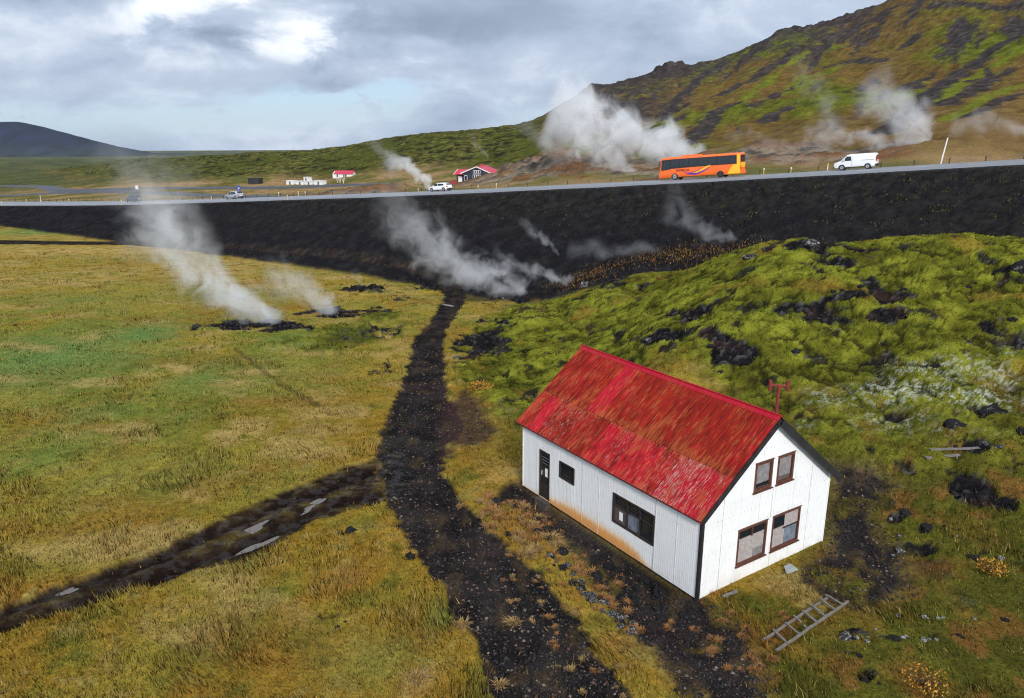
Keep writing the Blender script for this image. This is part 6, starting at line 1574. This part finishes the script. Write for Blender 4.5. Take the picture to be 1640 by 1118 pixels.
for i in range(44):
    v_ = random.uniform(5.5, 10.6); u_ = -random.uniform(.5, 2.9); x, y = HOUSE_O[0] + HA[0] * u_ + HB[0] * v_, HOUSE_O[1] + HA[1] * u_ + HB[1] * v_
    grass_tuft(x, y, random.uniform(1.0, 1.9), ('long straw tuft close to the wall between door and wide window' if v_ < 7.9 and u_ > -1.6 else 'long straw tuft towards the track, level with the small window' if v_ < 7.9 else 'long straw tuft near the door' if u_ > -1.6 else 'long straw tuft towards the track, level with the door'), 'long tufts left of the door', random.choice((0, 1)))
for i in range(30):
    x, y = random.uniform(5.4, 8.6), random.uniform(18.2, 21.3)
    if x * .66 + 17.3 < y: continue
    grass_tuft(x, y, random.uniform(.5, 1.0), ('orange dry tuft in front of the gable, towards the near corner' if x < 7 else 'orange dry tuft in front of the gable, towards the ladder'), 'dry tufts in front of the gable', 1)
# yellow willow shrubs
M['stem'] = material('brown_stem', (.09, .05, .03), .9)
M['gold_leaf'] = material('gold_leaf', (.44, .21, .02), .7, vary=.3, vscale=20)
for (x, y, r_, n, lb) in ((-2.0, 46.4, .85, 240, 'golden shrub at the edge of the track above the house'), (16.1, 22.6, .50, 280, 'golden shrub in the heath at the right'), (11.2, 17.45, .62, 230, 'sparse golden shrub at the bottom right')):
    sh = empty('golden_shrub', (x, y, gz1(x, y))); tag(sh, lb, 'shrub', 'golden willow shrubs')
    st_ = MB(); lf = MB()
    for i in range(26):
        a = random.uniform(0, 6.28); q_ = random.uniform(.2, 1) * r_; e = Vector((math.cos(a) * q_, math.sin(a) * q_, random.uniform(.12, .34)))
        st_.tube([(0, 0, -.02), e * .5 + Vector((0, 0, .06)), e], [.012, .009, .005], 4)
    for i in range(n):
        a = random.uniform(0, 6.28); q_ = math.sqrt(random.random()) * r_; p_ = Vector((math.cos(a) * q_, math.sin(a) * q_, random.uniform(.08, .36)))
        d_ = Vector((random.gauss(0, 1), random.gauss(0, 1), random.gauss(.6, .6))).normalized(); s2 = d_.cross(Vector((random.random(), random.random(), random.random()))).normalized(); L2 = random.uniform(.035, .06) * (1.6 if y > 40 else 1)
        lf.add([p_ - d_ * L2, p_ + s2 * L2 * .5, p_ + d_ * L2, p_ - s2 * L2 * .5], [(0, 1, 2, 3)])
    st_.build('stems', M['stem'], sh); link('leaves', lf.mesh('leaves', M['gold_leaf'], fix=False), None, sh)['kind'] = 'stuff'
# ------------------------------------------------------------------ steam
def steam(name, label, base, top, r0, r1, dens, bend=0.0, scale=.35, fade=1.4, seed=0.0, group='steam plumes', cut=.42, depth_bend=0.0, taper=.75, start=.04):
    """plume from base to top: centre line with a sideways bow, widening from r0 to r1, torn by noise"""
    base, top = Vector(base), Vector(top); ax = top - base; L_ = ax.length
    q_ = ax.to_track_quat('Z', 'Y'); R_ = q_.to_matrix(); inv = R_.transposed()
    b3 = inv @ Vector((bend, depth_bend, 0)); b3.z = 0
    def ctr(t_): return Vector((b3.x, b3.y, 0)) * (4 * t_ * (1 - t_))
    def rad_(t_): return r0 + (r1 - r0) * t_ ** taper
    mb = MB(); n = 16; ns = 18; rg_ = random.Random(int(seed * 10) + 3)
    for i in range(ns + 1):
        t_ = i / ns; c = ctr(t_); r_ = rad_(t_) * 1.12 * (1 if i < ns else .55)
        for j in range(n):
            a = 2 * math.pi * j / n; k = r_ * (1 + .06 * math.sin(3 * a + i * .9 + seed))
            mb.v.append((c.x + math.cos(a) * k, c.y + math.sin(a) * k, t_ * L_))
    mb.f = [(i * n + j, i * n + (j + 1) % n, (i + 1) * n + (j + 1) % n, (i + 1) * n + j) for i in range(ns) for j in range(n)]
    mb.f += [tuple(reversed(range(n))), tuple(ns * n + j for j in range(n))]
    m_ = bpy.data.materials.new('steam'); m_.use_nodes = True; t = NT(m_.node_tree); t.n.clear()
    P = t.coord('Object'); S = t.vmath('ADD', P, (seed * 7.3, seed * 3.1, seed * 5.7))
    wv = t.vmath('SUBTRACT', t.noise(S, scale * .6, 2, .5, out=1), (.5, .5, .5))
    W_ = t.vmath('ADD', P, t.vmath('SCALE', wv, scale=2.1 * min(r1, 1 / scale)))
    x_, y_, z_ = t.sep(W_); tz = t.math('DIVIDE', z_, L_, clamp=True)
    bow = t.math('MULTIPLY', t.math('MULTIPLY', tz, t.math('SUBTRACT', 1.0, tz)), 4.0)
    rx_ = t.math('SUBTRACT', x_, t.math('MULTIPLY', bow, b3.x)); ry_ = t.math('SUBTRACT', y_, t.math('MULTIPLY', bow, b3.y))
    rr_ = t.math('SQRT', t.math('ADD', t.math('MULTIPLY', rx_, rx_), t.math('MULTIPLY', ry_, ry_)))
    rad_n = t.math('ADD', r0, t.math('MULTIPLY', t.math('POWER', tz, taper), r1 - r0))
    fall = t.step(t.math('DIVIDE', rr_, rad_n), 1.0, 0.0)
    nz = t.noise(S, scale * 1.25, 6, .66, .9)
    puff = t.step(t.math('ADD', nz, t.math('MULTIPLY', t.math('SUBTRACT', fall, .5), .34)), cut + .02, cut + .27)
    _, _, pz = t.sep(P)
    tz0 = t.math('DIVIDE', pz, L_, clamp=True)
    along = t.math('MULTIPLY', t.math('POWER', t.math('SUBTRACT', 1.0, tz0), fade), t.step(tz0, 0.0, start, .35, 1.0))
    dn = t.math('MULTIPLY', t.math('MULTIPLY', fall, puff), t.math('MULTIPLY', along, dens))
    pv = t.node('ShaderNodeVolumePrincipled'); pv.inputs['Color'].default_value = (.985, .99, 1.0, 1); pv.inputs['Anisotropy'].default_value = .1
    pv.inputs['Density Attribute'].default_value = ''
    t.l.new(dn, pv.inputs['Density'])
    out = t.node('ShaderNodeOutputMaterial'); t.l.new(pv.outputs[0], out.inputs['Volume'])
    diag = math.sqrt(L_ * L_ + 8 * r1 * r1); m_.cycles.volume_step_rate = max(.06, min(1.0, .22 / scale * .42 / (diag / 10)))
    me = mb.mesh(name, m_, True); o = link(name, me, None, None, base); o.rotation_mode = 'QUATERNION'; o.rotation_quaternion = q_
    return tag(o, label, 'steam', group)
STEAM = [
    ('tall steam plume rising from black rocks in the meadow', (-21.2, 68.0, -2.3), (-36.5, 74, 11.6), 1.9, 7.4, .82, -3.2, .38, 1.30, 1.0, .445),
    ('broad thin steam spreading from the top of the tall meadow plume', (-31.0, 73, 4.0), (-41, 80, 14.5), 3.0, 6.5, .11, 0, .25, .8, 1.5, .43),
    ('small steam plume drifting beside the tall meadow plume', (-17.4, 73.4, -2.6), (-25.0, 75.0, 1.8), 1.9, 3.8, .72, .8, .5, 1.1, 2.0, .42),
    ('thin veil of steam over the meadow vents', (-18.5, 75.5, -2.6), (-34, 80, .6), 1.4, 2.6, .12, 0, .4, .7, 2.6, .44),
    ('faint wisp of steam at the left bend of the track', (-18.3, 91.8, -3.6), (-19.5, 92.5, -1.2), .6, 1.0, .35, 0, .8, .8, 3.0, .42),
    ('dense white steam plume at the bend of the track', (2.0, 86.4, -3.3), (-15.5, 91, 8.8), 2.8, 6.6, .66, -3.4, .38, 1.25, 4.0, .45),
    ('low steam plume right of the bend of the track', (7.0, 85.5, -2.0), (-2.5, 88, 1.2), 1.2, 2.4, .80, .5, .55, .9, 5.0, .46),
    ('thin curl of steam above the bend vents', (5.6, 91, .4), (.2, 93, 4.6), .5, 1.5, .55, .8, .7, 1.0, 5.5, .44),
    ('steam plume on the black bank below the coach', (28.0, 85.4, 1.6), (17.5, 90, 9.2), 1.4, 4.2, .40, -3.0, .45, 1.1, 6.0, .46),
    ('faint low steam drifting along the foot of the bank', (28, 86, 1.0), (6.5, 90, 1.6), 1.6, 3.0, .17, 0, .40, .4, 7.0, .45),
    ('huge white steam cloud behind the coach', (39.5, 164, 9.0), (8.0, 170, 20.0), 4.2, 12.5, .52, 1.8, .17, .36, 8.0, .405),
    ('steam rising left of the coach at the road edge', (24.5, 157, 6.0), (12.0, 162, 16), 4.0, 7.5, .40, 0, .24, .5, 8.5, .42),
    ('thin steam drifting low between coach and van', (60, 133, 11.5), (38, 142, 14.5), 1.8, 3.0, .13, 0, .3, .3, 9.0, .44),
    ('white steam plume rising behind the van', (66.8, 125.0, 12.4), (56.0, 131, 22.5), 2.6, 7.6, .42, 1.8, .25, .8, 10.0, .43),
    ('low white steam bank lying behind the van', (69, 124.5, 12.0), (49, 134, 15.0), 1.7, 3.8, .42, .6, .34, .6, 10.2, .44),
    ('thin steam drifting up the slope behind the van', (56.0, 135, 14.5), (51, 144, 28), 3.0, 5.5, .075, 0, .26, .6, 10.5, .44),
    ('faint steam cloud right of the leaning pole', (82, 117, 13.0), (67.5, 122, 17.0), 2.4, 4.4, .18, 0, .28, .4, 11.0, .45),
    ('dense white steam puff behind the white hatchback', (-18.2, 172, 3.4), (-28.5, 176, 9.8), 1.2, 4.8, 1.3, 1.2, .34, .8, 12.0, .42),
    ('grey steam veil left of the lodge', (-26.5, 180, 6.0), (-35, 184, 15.5), 3.6, 5.4, .10, 0, .25, .6, 12.5, .44),
    ('thin wisp of steam at the front of the lodge', (-6.2, 220, 1.2), (-8.2, 221, 6.8), .8, 1.6, .26, 0, .4, .8, 13.0, .42),
    ('wisp of steam rising beyond the lodge roof', (-8, 262, 7.0), (-15, 266, 15), 1.4, 3.2, .13, 0, .3, .8, 14.0, .42),
    ('pale steam veil over the road at the left', (-46, 110, -1.0), (-62, 142, 7), 6.0, 9.0, .030, 0, .14, .5, 15.0, .42),
    ('faint steam over the slope left of the white cloud', (13, 172, 8), (0, 178, 19), 4.0, 6.0, .07, 0, .22, .5, 16.0, .44),
]
for a in STEAM:
    lb, bs, tp, r0_, r1_, dn_, bd, scl, fd, sd_, ct = a
    steam('steam_plume', lb, bs, tp, r0_, r1_, dn_, bd, scl, fd, sd_, cut=ct)

# ------------------------------------------------------------------ haze over the far plain
hz = MB().box(-5200, 5200, -300, 5600, -130, 170)
hm = bpy.data.materials.new('haze'); hm.use_nodes = True; t = NT(hm.node_tree); t.n.clear()
pv = t.node('ShaderNodeVolumePrincipled'); pv.inputs['Color'].default_value = (.72, .82, .98, 1); pv.inputs['Density'].default_value = .000024; pv.inputs['Density Attribute'].default_value = ''
out = t.node('ShaderNodeOutputMaterial'); t.l.new(pv.outputs[0], out.inputs['Volume'])
tag(hz.build('haze', hm), 'thin blue haze over the far plain', 'haze', kind='stuff')
print('scene done', round(time.time() - T0, 1), 'objects', len(bpy.data.objects), 'tris', sum(len(o.data.loops) - 2 * len(o.data.polygons) for o in bpy.data.objects if o.type == 'MESH'))
